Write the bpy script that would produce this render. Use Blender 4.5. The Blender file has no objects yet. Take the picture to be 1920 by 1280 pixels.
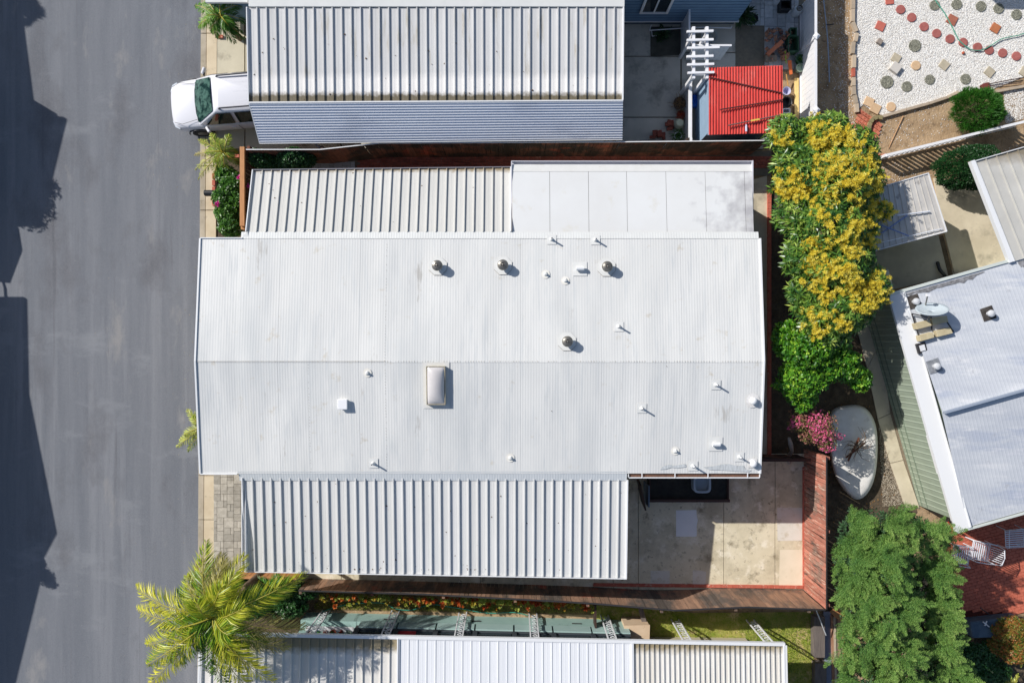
import bpy, math, random
import numpy as np
from mathutils import Vector, Matrix
random.seed(7); RNG=np.random.default_rng(11)
S=0.01875; H=26.0            # metres per photo pixel at ground level, camera height
scene=bpy.context.scene; COL=scene.collection
# ---------------------------------------------------------------- camera, world, sun
cd=bpy.data.cameras.new('camera'); cam=bpy.data.objects.new('camera',cd); COL.objects.link(cam)
cam.location=(0,0,H); cam.rotation_euler=(0,0,0); cd.sensor_width=36; cd.lens=26; cd.clip_end=500; cd.clip_start=.1
scene.camera=cam
SHX,SHY=1.20,-.72            # shadow offset per metre of height
sun_el=math.atan(1/math.hypot(SHX,SHY))
to_sun=Vector((-SHX,-SHY,1)).normalized()
w=bpy.data.worlds.new('World'); scene.world=w; w.use_nodes=True
nt=w.node_tree; bg=nt.nodes['Background']; sk=nt.nodes.new('ShaderNodeTexSky')
sk.sky_type='NISHITA'; sk.sun_disc=False; sk.sun_elevation=sun_el; sk.sun_rotation=math.atan2(to_sun.x,to_sun.y)
nt.links.new(sk.outputs[0],bg.inputs[0]); bg.inputs[1].default_value=.095
sl=bpy.data.lights.new('sun','SUN'); sl.energy=4.5; sl.angle=math.radians(.55); sl.color=(1,.96,.90)
so=bpy.data.objects.new('sun',sl); COL.objects.link(so); so.location=(-20,15,30)
so.rotation_euler=to_sun.to_track_quat('Z','Y').to_euler()
scene.view_settings.view_transform='Standard'; scene.view_settings.look='None'
scene.view_settings.exposure=.05; scene.view_settings.gamma=1; scene.view_settings.use_curve_mapping=False

# ---------------------------------------------------------------- helpers
def k(z): return (H-z)/H
def P(px,py,z=0): return Vector(((px-960)*S*k(z),(640-py)*S*k(z),z))
def lin(c,f=1.0):
    r=[]
    for v in c:
        v/=255; r.append(min(.9,(v/12.92 if v<.04045 else ((v+.055)/1.055)**2.4)*f))
    return (*r,1)
MATS={}
def M(name,c1,c2=None,scale=3,rough=.8,bump=0,bscale=30,metal=0,stretch=(1,1,1),rnd=0,tint=None,
      spots=None,spec=.5,lo=.35,hi=.65,trans=0,coat=0,stain=None,f=1.0,bstretch=None,wave=None):
    """spots=(colour,scale,threshold,softness,stretch); stain=(axis,from,to,colour,noise) a dirt band that starts at a place"""
    if name in MATS: return MATS[name]
    m=bpy.data.materials.new(name); m.use_nodes=True; n=m.node_tree.nodes; l=m.node_tree.links
    b=n['Principled BSDF']; g=n.new('ShaderNodeNewGeometry')
    mp=n.new('ShaderNodeMapping'); mp.inputs['Scale'].default_value=stretch; l.new(g.outputs['Position'],mp.inputs[0])
    no=n.new('ShaderNodeTexNoise'); no.inputs['Scale'].default_value=scale; no.inputs['Detail'].default_value=7; no.inputs['Roughness'].default_value=.62
    l.new(mp.outputs[0],no.inputs[0])
    cr=n.new('ShaderNodeValToRGB'); l.new(no.outputs['Fac'],cr.inputs[0])
    cr.color_ramp.elements[0].position=lo; cr.color_ramp.elements[1].position=hi
    cr.color_ramp.elements[0].color=lin(c1,f); cr.color_ramp.elements[1].color=lin(c2 or c1,f)
    out=cr.outputs[0]
    def mix(fac,a,colr):
        x=n.new('ShaderNodeMix'); x.data_type='RGBA'
        if hasattr(fac,'links') or not isinstance(fac,float): l.new(fac,x.inputs[0])
        else: x.inputs[0].default_value=fac
        l.new(a,x.inputs[6]); x.inputs[7].default_value=lin(colr,f); return x.outputs[2]
    sl_=spots or []
    if spots and not isinstance(spots,list): sl_=[spots]
    for sp in sl_:
        c,sc,th,soft=sp[:4]; st=sp[4] if len(sp)>4 else (1,1,1)
        mp2=n.new('ShaderNodeMapping'); mp2.inputs['Scale'].default_value=st; mp2.inputs['Location'].default_value=(sc,7.3,1); l.new(g.outputs['Position'],mp2.inputs[0])
        n2=n.new('ShaderNodeTexNoise'); n2.inputs['Scale'].default_value=sc; n2.inputs['Detail'].default_value=6; n2.inputs['Roughness'].default_value=.65; l.new(mp2.outputs[0],n2.inputs[0])
        r2=n.new('ShaderNodeMapRange'); r2.inputs[1].default_value=th; r2.inputs[2].default_value=th+soft; l.new(n2.outputs['Fac'],r2.inputs[0])
        out=mix(r2.outputs[0],out,c)
    for stn in (stain or []):
        ax,a0,a1,c,amp=stn[:5]; nsc=stn[5] if len(stn)>5 else 5
        sx=n.new('ShaderNodeSeparateXYZ'); l.new(g.outputs['Position'],sx.inputs[0])
        n3=n.new('ShaderNodeTexNoise'); n3.inputs['Scale'].default_value=nsc; n3.inputs['Detail'].default_value=5; l.new(g.outputs['Position'],n3.inputs[0])
        ad=n.new('ShaderNodeMath'); ad.operation='MULTIPLY_ADD'; l.new(n3.outputs['Fac'],ad.inputs[0]); ad.inputs[1].default_value=amp; l.new(sx.outputs[ax],ad.inputs[2])
        r3=n.new('ShaderNodeMapRange'); r3.inputs[1].default_value=a0+amp*.5; r3.inputs[2].default_value=a1+amp*.5; l.new(ad.outputs[0],r3.inputs[0])
        out=mix(r3.outputs[0],out,c)
    if tint:
        at=n.new('ShaderNodeAttribute'); at.attribute_name='tint'
        r4=n.new('ShaderNodeValToRGB'); l.new(at.outputs['Fac'],r4.inputs[0])
        for i,c in enumerate(tint):
            if i<2: e=r4.color_ramp.elements[i]; e.position=i/(len(tint)-1) if len(tint)>1 else 0
            else: e=r4.color_ramp.elements.new(i/(len(tint)-1))
            e.color=lin(c,f)
        x=n.new('ShaderNodeMix'); x.data_type='RGBA'; x.inputs[0].default_value=.85; l.new(out,x.inputs[6]); l.new(r4.outputs[0],x.inputs[7]); out=x.outputs[2]
    if rnd:
        oi=n.new('ShaderNodeObjectInfo'); r5=n.new('ShaderNodeMapRange'); r5.inputs[3].default_value=1-rnd; r5.inputs[4].default_value=1+rnd
        l.new(oi.outputs['Random'],r5.inputs[0]); hs=n.new('ShaderNodeHueSaturation'); l.new(r5.outputs[0],hs.inputs['Value']); l.new(out,hs.inputs['Color']); out=hs.outputs[0]
    l.new(out,b.inputs['Base Color']); b.inputs['Roughness'].default_value=rough; b.inputs['Metallic'].default_value=metal
    b.inputs['Specular IOR Level'].default_value=spec
    if coat: b.inputs['Coat Weight'].default_value=coat; b.inputs['Coat Roughness'].default_value=.05
    if trans:
        b.inputs['Transmission Weight'].default_value=0
        tr=n.new('ShaderNodeBsdfTranslucent'); l.new(out,tr.inputs[0]); ms=n.new('ShaderNodeMixShader'); ms.inputs[0].default_value=trans
        l.new(b.outputs[0],ms.inputs[1]); l.new(tr.outputs[0],ms.inputs[2]); l.new(ms.outputs[0],n['Material Output'].inputs[0])
    last=None
    for bb in ([(bump,bscale,bstretch or stretch)] if bump else [])+([wave] if wave else []):
        mp3=n.new('ShaderNodeMapping'); mp3.inputs['Scale'].default_value=bb[2]; l.new(g.outputs['Position'],mp3.inputs[0])
        n4=n.new('ShaderNodeTexNoise'); n4.inputs['Scale'].default_value=bb[1]; n4.inputs['Detail'].default_value=2 if bb is wave else 5; l.new(mp3.outputs[0],n4.inputs[0])
        bp=n.new('ShaderNodeBump'); bp.inputs['Distance'].default_value=bb[0]; bp.inputs['Strength'].default_value=1; l.new(n4.outputs['Fac'],bp.inputs['Height'])
        if last: l.new(last,bp.inputs['Normal'])
        last=bp.outputs[0]
    if last: l.new(last,b.inputs['Normal'])
    MATS[name]=m; return m

class MB:
    def __init__(s): s.v=[]; s.f=[]
    def add(s,vs,fs):
        o=len(s.v); s.v+= [tuple(v) for v in vs]; s.f+=[tuple(i+o for i in f) for f in fs]; return s
    def box(s,a,b):
        (x0,y0,z0),(x1,y1,z1)=a,b
        x0,x1=min(x0,x1),max(x0,x1); y0,y1=min(y0,y1),max(y0,y1); z0,z1=min(z0,z1),max(z0,z1)
        return s.add([(x0,y0,z0),(x1,y0,z0),(x1,y1,z0),(x0,y1,z0),(x0,y0,z1),(x1,y0,z1),(x1,y1,z1),(x0,y1,z1)],
              [(0,3,2,1),(4,5,6,7),(0,1,5,4),(1,2,6,5),(2,3,7,6),(3,0,4,7)])
    def prism(s,poly,z0,z1):
        """poly: list of (x,y) or points; extruded z0..z1; z1 may be a list"""
        n=len(poly); A=sum(poly[i][0]*poly[(i+1)%n][1]-poly[(i+1)%n][0]*poly[i][1] for i in range(n))
        if A<0:
            poly=poly[::-1]
            if isinstance(z1,(list,tuple)): z1=list(z1)[::-1]
            if isinstance(z0,(list,tuple)): z0=list(z0)[::-1]
        Z1=z1 if isinstance(z1,(list,tuple)) else [z1]*n; Z0=z0 if isinstance(z0,(list,tuple)) else [z0]*n
        return s.add([(p[0],p[1],Z0[i]) for i,p in enumerate(poly)]+[(p[0],p[1],Z1[i]) for i,p in enumerate(poly)],
              [tuple(range(n))[::-1],tuple(range(n,2*n))]+[(i,(i+1)%n,n+(i+1)%n,n+i) for i in range(n)])
    def sheet(s,poly,z):
        n=len(poly); A=sum(poly[i][0]*poly[(i+1)%n][1]-poly[(i+1)%n][0]*poly[i][1] for i in range(n))
        if A<0: poly=poly[::-1]
        return s.add([(p[0],p[1],z) for p in poly],[tuple(range(n))])
    def bar(s,p,q,wd,ht,up=(0,0,1)):
        p=Vector(p);q=Vector(q); d=(q-p).normalized(); u=Vector(up)
        sd=d.cross(u)
        if sd.length<1e-4: sd=d.cross(Vector((1,0,0)))
        sd.normalize(); u=sd.cross(d).normalized(); a=sd*wd/2; b=u*ht/2
        vs=[p-a-b,p+a-b,p+a+b,p-a+b,q-a-b,q+a-b,q+a+b,q-a+b]
        return s.add(vs,[(0,1,2,3),(7,6,5,4),(0,4,5,1),(1,5,6,2),(2,6,7,3),(3,7,4,0)])
    def cyl(s,p,q,r,r2=None,n=12):
        p=Vector(p);q=Vector(q); r2=r if r2 is None else r2; d=(q-p).normalized()
        a=d.cross(Vector((0,0,1)));
        if a.length<1e-3: a=Vector((1,0,0))
        a.normalize(); b=d.cross(a); vs=[]
        for c,rr in ((p,r),(q,r2)):
            for i in range(n):
                t=2*math.pi*i/n; vs.append(c+a*math.cos(t)*rr+b*math.sin(t)*rr)
        return s.add(vs,[tuple(range(n)),tuple(range(n,2*n))[::-1]]+[(i+n,(i+1)%n+n,(i+1)%n,i) for i in range(n)])
    def tube(s,pts,r,n=6):
        pts=[Vector(p) for p in pts]; vs=[]; m=len(pts)
        for i,p in enumerate(pts):
            d=(pts[min(i+1,m-1)]-pts[max(i-1,0)]).normalized(); a=d.cross(Vector((0,0,1)))
            if a.length<1e-3: a=d.cross(Vector((0,1,0)))
            a.normalize(); b=d.cross(a); rr=r[i] if isinstance(r,(list,tuple)) else r
            for j in range(n):
                t=2*math.pi*j/n; vs.append(p+a*math.cos(t)*rr+b*math.sin(t)*rr)
        fs=[(i*n+j,i*n+(j+1)%n,(i+1)*n+(j+1)%n,(i+1)*n+j) for i in range(m-1) for j in range(n)]
        return s.add(vs,[f[::-1] for f in fs]+[tuple(range(n)),tuple(range((m-1)*n,m*n))[::-1]])
    def lathe(s,c,prof,n=20):
        """prof: (r,z) from bottom to top, round vertical axis at c"""
        c=Vector(c); vs=[]
        for r,z in prof:
            for i in range(n):
                t=2*math.pi*i/n; vs.append((c.x+r*math.cos(t),c.y+r*math.sin(t),c.z+z))
        m=len(prof); fs=[(i*n+j,i*n+(j+1)%n,(i+1)*n+(j+1)%n,(i+1)*n+j) for i in range(m-1) for j in range(n)]
        return s.add(vs,fs+[tuple(range(n))[::-1],tuple(range((m-1)*n,m*n))])
def root_of(o):
    while o.parent: o=o.parent
    return o
def to_local(o,v):
    r=root_of(o); v=Vector(v)-r.location; return Matrix.Rotation(-r.rotation_euler.z,3,'Z')@v
def tag(o,label=None,cat=None,group=None,kind=None):
    if label: o['label']=label
    if cat: o['category']=cat
    if group: o['group']=group
    if kind: o['kind']=kind
    return o
def thing(name,label,cat,loc=(0,0,0),rz=0,group=None):
    o=bpy.data.objects.new(name,None); COL.objects.link(o); o.location=loc; o.rotation_euler=(0,0,rz); o.empty_display_size=.2
    return tag(o,label,cat,group)
def build(mb,name,mat,parent=None,smooth=False,local=False,label=None,kind=None,bevel=0,recenter=True):
    me=bpy.data.meshes.new(name); vs=mb.v
    loc=Vector((0,0,0))
    if parent is not None and not local: vs=[to_local(parent,v) for v in vs]
    elif parent is None and recenter and vs:
        xs=[v[0] for v in vs]; ys=[v[1] for v in vs]; zs=[v[2] for v in vs]
        loc=Vector(((min(xs)+max(xs))/2,(min(ys)+max(ys))/2,min(zs))); vs=[(v[0]-loc.x,v[1]-loc.y,v[2]-loc.z) for v in vs]
    me.from_pydata([tuple(v) for v in vs],[],mb.f)
    me.materials.append(mat); 
    if smooth:
        for p in me.polygons: p.use_smooth=True
        try: me.set_sharp_from_angle(angle=math.radians(40))
        except Exception: pass
    o=bpy.data.objects.new(name,me); COL.objects.link(o); o.location=loc
    if parent is not None: o.parent=parent
    if label: o['label']=label
    if kind: o['kind']=kind
    if bevel:
        bm=o.modifiers.new('bevel','BEVEL'); bm.width=bevel; bm.segments=2; bm.limit_method='ANGLE'
    return o
def npmesh(name,V,F,mat,tint=None,parent=None,kind=None):
    """V (n,3), F (m,k) same-size faces, world coordinates"""
    V=np.asarray(V,dtype=np.float64); F=np.asarray(F,dtype=np.int32)
    loc=Vector((0,0,0))
    if parent is not None:
        r=root_of(parent); V=V-np.array(r.location); a=-r.rotation_euler.z; c,s_=math.cos(a),math.sin(a)
        V=np.stack([V[:,0]*c-V[:,1]*s_,V[:,0]*s_+V[:,1]*c,V[:,2]],1)
    me=bpy.data.meshes.new(name); me.vertices.add(len(V)); me.vertices.foreach_set('co',V.ravel())
    m,kk=F.shape; me.loops.add(m*kk); me.loops.foreach_set('vertex_index',F.ravel()); me.polygons.add(m)
    me.polygons.foreach_set('loop_start',np.arange(0,m*kk,kk,dtype=np.int32)); me.polygons.foreach_set('loop_total',np.full(m,kk,dtype=np.int32))
    me.update(calc_edges=True); me.validate(); me.materials.append(mat)
    if tint is not None:
        a=me.attributes.new('tint','FLOAT','POINT'); a.data.foreach_set('value',np.asarray(tint,dtype=np.float32))
    o=bpy.data.objects.new(name,me); COL.objects.link(o); 
    if parent is not None: o.parent=parent
    if kind: o['kind']=kind
    return o
def inst(name,me,parent,loc,rz=0,scale=(1,1,1),rot=None):
    o=bpy.data.objects.new(name,me); COL.objects.link(o)
    if parent is not None: o.parent=parent; o.location=to_local(parent,loc)
    else: o.location=loc
    o.rotation_euler=rot or (0,0,rz); o.scale=scale; return o
def unit(v): return v/np.maximum(1e-9,np.linalg.norm(v,axis=1,keepdims=True))
def leaves(base,d,L,W,upbias=.8,droop=.12):
    """diamond leaves; returns V,F"""
    n=len(base); d=unit(d); up=np.zeros((n,3)); up[:,2]=upbias; up+=RNG.normal(0,.45,(n,3))
    sd=unit(np.cross(d,up)); L=np.broadcast_to(L,(n,))[:,None]; W=np.broadcast_to(W,(n,))[:,None]
    mid=base+d*L*.5; tip=base+d*L; tip[:,2]-=(L[:,0]*droop)
    V=np.stack([base,mid+sd*W*.5,tip,mid-sd*W*.5],1).reshape(-1,3); F=np.arange(4*n).reshape(n,4); return V,F
def blob_points(blobs,n,low=-.3,inner=.78):
    """points near the surface of ellipsoids (x,y,z,rx,ry,rz) plus normals, lumpy"""
    vol=np.array([b[3]*b[4] for b in blobs]); pr=vol/vol.sum(); idx=RNG.choice(len(blobs),n,p=pr); B=np.array(blobs)[idx]
    u=unit(RNG.normal(0,1,(n,3))); neg=u[:,2]<low; u[neg,2]*=-1
    r=inner+(1.05-inner)*RNG.random((n,1))
    lump=1+.09*np.sin(u[:,:1]*7+B[:,:1]*5)*np.cos(u[:,1:2]*8+B[:,1:2]*3)
    return B[:,:3]+u*B[:,3:]*r*lump,u
def stone_soup(pts,rmin,rmax,flat=.6):
    """irregular octahedra"""
    n=len(pts); base=np.array([(1,0,0),(0,1,0),(-1,0,0),(0,-1,0),(0,0,1),(0,0,-1)],float)
    r=RNG.uniform(rmin,rmax,(n,1,1)); a=RNG.uniform(0,6.28,n); ca,sa=np.cos(a),np.sin(a)
    V=base[None]*RNG.uniform(.6,1.25,(n,6,1))*r; V[:,:,2]*=flat; V[:,:,0]*=RNG.uniform(.8,1.5,(n,1))
    x=V[:,:,0]*ca[:,None]-V[:,:,1]*sa[:,None]; y=V[:,:,0]*sa[:,None]+V[:,:,1]*ca[:,None]
    V=np.stack([x,y,V[:,:,2]],2)+pts[:,None,:]
    fs=np.array([(0,1,4),(1,2,4),(2,3,4),(3,0,4),(1,0,5),(2,1,5),(3,2,5),(0,3,5)])
    F=(np.arange(n)[:,None,None]*6+fs[None]).reshape(-1,3); return V.reshape(-1,3),F
def inpoly(pts,poly):
    x,y=pts[:,0],pts[:,1]; r=np.zeros(len(pts),bool); n=len(poly)
    for i in range(n):
        x0,y0=poly[i][:2]; x1,y1=poly[(i+1)%n][:2]
        c=((y0>y)!=(y1>y))&(x<(x1-x0)*(y-y0)/((y1-y0) or 1e-9)+x0); r^=c
    return r
def scatter(poly,n,z=0):
    xs=[p[0] for p in poly]; ys=[p[1] for p in poly]
    q=np.stack([RNG.uniform(min(xs),max(xs),n),RNG.uniform(min(ys),max(ys),n),np.full(n,float(z))],1)
    return q[inpoly(q,poly)]
def struct(name,mb,mat,**kw): return build(mb,name,mat,kind='structure',recenter=False,**kw)
def Zf(ox,oy,sc): return lambda x,y,z=0: P(ox+x/sc,oy+y/sc,z)
Z1=Zf(300,0,4); Z2=Zf(1140,0,4.5714); Z3=Zf(1500,0,4.5714); Z4=Zf(1420,220,3.764); Z5=Zf(1420,540,3.764)
Z6=Zf(1420,860,3.048); Z7=Zf(1100,850,2.977); Z8=Zf(240,980,3.84); Z9=Zf(300,230,4.74); Z10=Zf(560,1050,3.097)
def poly(fn,pts,z=0): return [fn(x,y,z) for x,y in pts]
# ---------------------------------------------------------------- materials
ASPH=M('asphalt',(112,116,123),(126,129,135),scale=1.3,stretch=(1.6,.10,1),rough=.93,bump=.006,bscale=55,bstretch=(1,1,1),spec=.25,
   spots=[((138,140,145),1.1,.53,.2,(1.5,.06,1)),((136,139,144),.5,.58,.12,(.6,1.2,1)),((102,103,108),.55,.53,.2,(1,.5,1)),((144,143,143),.8,.60,.10,(1,.35,1)),((100,101,106),2.6,.62,.14,(1.6,.04,1)),((146,144,146),48,.55,.1),((88,88,94),40,.58,.1)])
DIRT=M('dirt',(150,124,94),(182,156,124),scale=2.2,rough=1,bump=.03,bscale=14,spots=[((118,98,74),4,.56,.1),((205,192,172),26,.63,.05)])
SOIL=M('dark_soil',(70,60,48),(104,90,72),scale=3,rough=1,bump=.04,bscale=12,spots=[((140,130,112),22,.64,.05)])
CONC=M('concrete',(196,184,160),(216,204,180),scale=1.3,rough=.9,bump=.002,bscale=80,spots=[((150,142,124),1.1,.55,.18),((176,168,150),12,.6,.2)])
CONC_G=M('grey_concrete',(164,158,146),(184,178,164),scale=1.2,rough=.9,bump=.002,bscale=80,spots=[((140,134,122),1.3,.55,.18)])
PATIO=M('patio_concrete',(210,200,172),(224,214,188),scale=1.0,rough=.85,bump=.002,bscale=80,spots=[((184,174,148),.8,.46,.2),((132,122,100),1.9,.56,.16),((234,226,206),2.6,.54,.14),((140,130,106),6,.6,.12),((180,172,148),16,.6,.2)])
WHITE=M('white_roof_coating',(213,213,211),(221,221,219),scale=.6,rough=.62,stretch=(1,.25,1),spec=.3,spots=[((203,205,205),.5,.52,.2,(1,.3,1)),((200,194,182),2.2,.62,.12),((206,208,208),5,.52,.15,(1.6,.1,1)),((188,186,182),1.3,.66,.06,(1.4,.25,1))],wave=(.15,.45,(1,.4,1)))
WHITE_ADD=M('white_flat_roof',(219,219,218),(225,226,226),scale=.5,rough=.6,spec=.3,spots=[((216,214,208),1.6,.6,.12)],rnd=.008,
   stain=[(0,6.2,8.2,(176,175,178),5.5,2.6)])
FLASH=M('white_flashing',(215,216,214),(222,223,221),scale=2,rough=.6,spec=.3,wave=(.01,1.2,(1,1,1)))
CREAM=M('cream_awning_metal',(199,198,194),(208,207,203),scale=.8,rough=.6,stretch=(3,.3,1),spec=.3,rnd=.018,stain=[(1,5.38,5.5,(150,136,112),.2,9)])
AWN_S=M('white_awning_metal',(208,208,206),(217,217,216),scale=.8,rough=.55,stretch=(3,.3,1),spec=.35,rnd=.02,spots=[((150,140,120),9,.73,.03)])
AWN_N=M('weathered_awning_metal',(196,196,196),(208,208,208),scale=.8,rough=.55,stretch=(3,.3,1),spec=.35,rnd=.03,spots=[((176,170,156),1.3,.56,.14,(3,.4,1))],
   stain=[(1,8.45,8.2,(226,224,222),.16,7),(1,7.85,7.70,(112,104,86),.24,8)])
AWN_B=M('bright_awning_metal',(222,224,228),(230,231,234),scale=.8,rough=.5,stretch=(3,.3,1),spec=.35,rnd=.02)
AWN_BD=M('soiled_awning_metal',(212,208,200),(222,220,216),scale=.8,rough=.5,stretch=(3,.3,1),spec=.35,rnd=.02,stain=[(1,-9.93,-9.68,(150,138,112),.3,6)])
RIBW=M('white_trim',(226,227,229),rough=.5,spec=.3)
GREYM=M('grey_trim',(128,128,136),rough=.5,spec=.3)
GALV=M('galvanised_steel',(112,108,102),(150,146,138),scale=9,rough=.35,metal=.6)
BLUEW=M('blue_siding',(104,136,166),(112,146,176),scale=2,rough=.7)
GREENW=M('sage_green_siding',(146,158,140),(156,168,150),scale=2,rough=.7)
TEAL=M('pale_teal_siding',(150,182,176),(160,190,184),scale=3,rough=.65,spots=[((120,140,132),6,.62,.1)])
BEIGE=M('beige_siding',(196,186,166),rough=.8)
FENCEM=M('stained_fence_wood',(166,104,86),(192,126,106),scale=3,rough=.85,stretch=(5,5,.6),bump=.006,bscale=20,rnd=.22,
    spots=[((146,116,102),1.1,.5,.12,(1,1,.7)),((214,190,170),5,.57,.08,(4,4,.5)),((84,70,62),2.2,.56,.1,(3,3,.6))])
FENCES=M('weathered_fence_wood',(142,112,92),(170,132,106),scale=3,rough=.9,stretch=(5,5,.6),bump=.004,bscale=20,rnd=.25,
    spots=[((96,86,78),.8,.44,.12,(1,1,.5)),((186,98,74),.55,.57,.08),((190,176,160),6,.66,.06,(4,4,.4)),((160,130,70),.9,.62,.06)])
FENCEN=M('dark_fence_wood',(100,66,54),(136,86,68),scale=3,rough=.9,stretch=(5,5,.6),rnd=.3,spots=[((60,50,44),.9,.45,.1),((170,80,60),.6,.6,.08)])
ORWOOD=M('orange_stained_wood',(176,122,76),(196,140,90),scale=4,rough=.7,stretch=(6,1,6))
GREYWOOD=M('grey_old_wood',(118,108,98),(150,138,124),scale=5,rough=.95,stretch=(6,.6,6),rnd=.2)
BRICK=M('red_brick',(146,78,64),(172,98,80),scale=12,rough=.9,bump=.004,bscale=50,rnd=.22,spots=[((190,160,146),5,.64,.08)])
REDCAP=M('red_painted_kerb',(182,92,72),(194,108,88),scale=6,rough=.85,rnd=.08,spots=[((214,176,160),7,.6,.08)])
PAVER=M('grey_paver',(160,153,140),(184,177,164),scale=8,rough=.9,bump=.003,bscale=60,rnd=.2)
JOINT=M('paver_joint',(112,106,94),(128,120,106),scale=10,rough=1)
VINYL=M('white_vinyl',(232,232,236),(238,238,240),scale=2,rough=.4,spec=.4)
BLACK=M('black_plastic',(34,36,40),rough=.5)
DARK=M('dark_void_metal',(48,46,48),rough=.6)
def glass(name,c,rough=.06): return M(name,c,rough=rough,spec=.8)
WINGL=glass('window_glass',(40,50,58))

# ---------------------------------------------------------------- ground
g=MB(); g.sheet([(-60,-45),(60,-45),(60,45),(-60,45)],0); struct('ground',g,DIRT)
g=MB(); g.sheet([(-40,-45),((371-960)*S,-45),((372-960)*S,P(0,1090).y),((378-960)*S,P(0,300).y),((379-960)*S,45),(-40,45)],.004); struct('road',g,ASPH)
# gutter and sidewalk slabs
def slabs(name,label,x0,x1,ys,z,mat,gap=.012,skew=lambda y:0):
    for i in range(len(ys)-1):
        a,b=ys[i],ys[i+1]; m=MB()
        m.prism([(x0+skew(a),a+gap),(x1+skew(a),a+gap),(x1+skew(b),b-gap),(x0+skew(b),b-gap)],0,z)
        build(m,name,mat,parent=SW,bevel=.008)
sb=MB(); sb.sheet([(P(372,0).x,-14),(P(408,0).x,-14),(P(412,0).x,14),(P(379,0).x,14)],.008); SW=struct('sidewalk',sb,JOINT)
sk_=lambda y: y*.0055
ysl=[-14+1.55*i for i in range(19)]
GUT=M('gutter_concrete',(168,156,136),(190,178,158),scale=2,rough=.95,rnd=.05,spots=[((130,120,104),3,.6,.1)])
SWC=M('sidewalk_concrete',(206,188,158),(218,202,174),scale=2,rough=.9,rnd=.03,spots=[((180,166,142),3,.6,.15)])
slabs('kerb_slab','',P(374.5,0).x,P(384.5,0).x,ysl,.05,GUT,skew=sk_); slabs('sidewalk_slab','',P(385.5,0).x,P(405,0).x,ysl,.06,SWC,skew=sk_)
# northern driveway: separate poured slabs
m=MB(); m.sheet([P(406,18),P(1430,18),P(1430,282),P(406,282)],.008); DW=struct('driveway',m,JOINT)
DWM=M('driveway_concrete',(196,188,166),(210,202,180),scale=1,rough=.9,rnd=.03,spots=[((140,130,112),1.0,.55,.15)])
DWM2=M('yard_concrete',(188,184,172),(206,200,188),scale=1,rough=.9,rnd=.03,spots=[((150,146,136),1.2,.52,.16)])
for (x0,y0,x1,y1,mm) in [(407,40,460,280,DWM),(461,40,640,280,DWM),(641,40,1140,280,DWM2),(1141,20,1276,107,DWM2),(1141,108,1276,221,DWM2),(1141,222,1276,281,DWM2),
      (1278,20,1431,100,DWM2),(1278,101,1431,281,DWM2)]:
    q=MB(); q.prism([P(x0,y0),P(x1-1,y0),P(x1-1,y1-1),P(x0,y1-1)],0,.05); build(q,'concrete_slab',mm,parent=DW,bevel=.006)
# patio slabs
m=MB(); m.sheet([P(1120,850),P(1512,850),P(1512,1108),P(430,1106),P(430,1062),P(1120,1062)],.006); PT=struct('patio',m,JOINT)
for (x0,y0,x1,y1) in [(1150,850,1196,1104),(1197,850,1356,1104),(1357,850,1452,1104),(1453,850,1508,1104),(440,1066,640,1096),(641,1066,900,1100),(901,1066,1149,1102)]:
    q=MB(); q.prism([P(x0,y0),P(x1,y0),P(x1,y1),P(x0,y1)],0,.05); build(q,'concrete_slab',PATIO,parent=PT,bevel=.006)
BLEACH=M('bleached_concrete',(212,208,196),(220,216,206),scale=2,rough=.85,spots=[((196,188,168),4,.5,.2)])
BLEACH2=M('cream_bleached_concrete',(218,208,184),(226,216,194),scale=2,rough=.85,spots=[((200,188,160),4,.6,.15)])
for zz,(pts,mm) in enumerate([([(497,314),(610,312),(612,340),(618,370),(612,400),(612,458),(600,460),(497,460)],M('pale_bleached_slab',(234,234,234),(240,240,240),scale=2,rough=.85)),([(1060,300),(1200,300),(1198,482),(1062,484)],BLEACH),([(1075,534),(1200,532),(1204,740),(1070,744)],BLEACH2),([(355,650),(462,650),(462,738),(355,738)],BLEACH),([(590,645),(665,655),(660,745),(590,742)],BLEACH)]):
    q=MB(); q.sheet(poly(Z7,pts),.0555+.0005*zz); build(q,'bleached_patch',mm,parent=PT)
# front court of mixed grey pavers
m=MB(); m.sheet([P(397,868),P(470,868),P(474,1078),P(397,1078)],.05); PV=struct('paver_court',m,JOINT)
def paver_fill(root,x0,y0,x1,y1,unit_,mat,zt,name='paver',limit=300,sizes=((2,2),(2,1),(1,2),(2,2),(1,1),(2,3),(3,2))):
    nx=int(round((x1-x0)/unit_)); ny=int(round((y1-y0)/unit_)); occ=set(); meshes={}; c=0
    for j in range(ny):
        for i in range(nx):
            if (i,j) in occ: continue
            for (a,b) in random.sample(sizes,len(sizes))+[(1,1)]:
                cells=[(i+p,j+q) for p in range(a) for q in range(b)]
                if all(cc not in occ and cc[0]<nx and cc[1]<ny for cc in cells): break
            occ.update(cells)
            if (a,b) not in meshes:
                q=MB(); q.box((0.006,.006,0),(a*unit_-.006,b*unit_-.006,.03)); o=build(q,name,mat,local=True,recenter=False,parent=root); me=o.data; bpy.data.objects.remove(o)
                bm=me; meshes[(a,b)]=me
            inst(name,meshes[(a,b)],root,(x0+i*unit_,y0+j*unit_,zt+random.uniform(0,.004))); c+=1
    return c
a=P(402,1076); b=P(468,868); paver_fill(PV,a.x,a.y,b.x,b.y,.118,PAVER,.04,sizes=((2,2),(2,2),(3,2),(2,3),(1,2),(2,1),(3,3)))
m=MB(); m.sheet([P(1378,-10),P(1506,-10),P(1506,135),P(1378,135)],.052); PV2=struct('yard_paving',m,JOINT)
a=P(1432,132); b=P(1500,-8); PAVB=M('blue_grey_paver',(168,170,172),(190,192,194),scale=8,rough=.9,rnd=.14)
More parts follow.
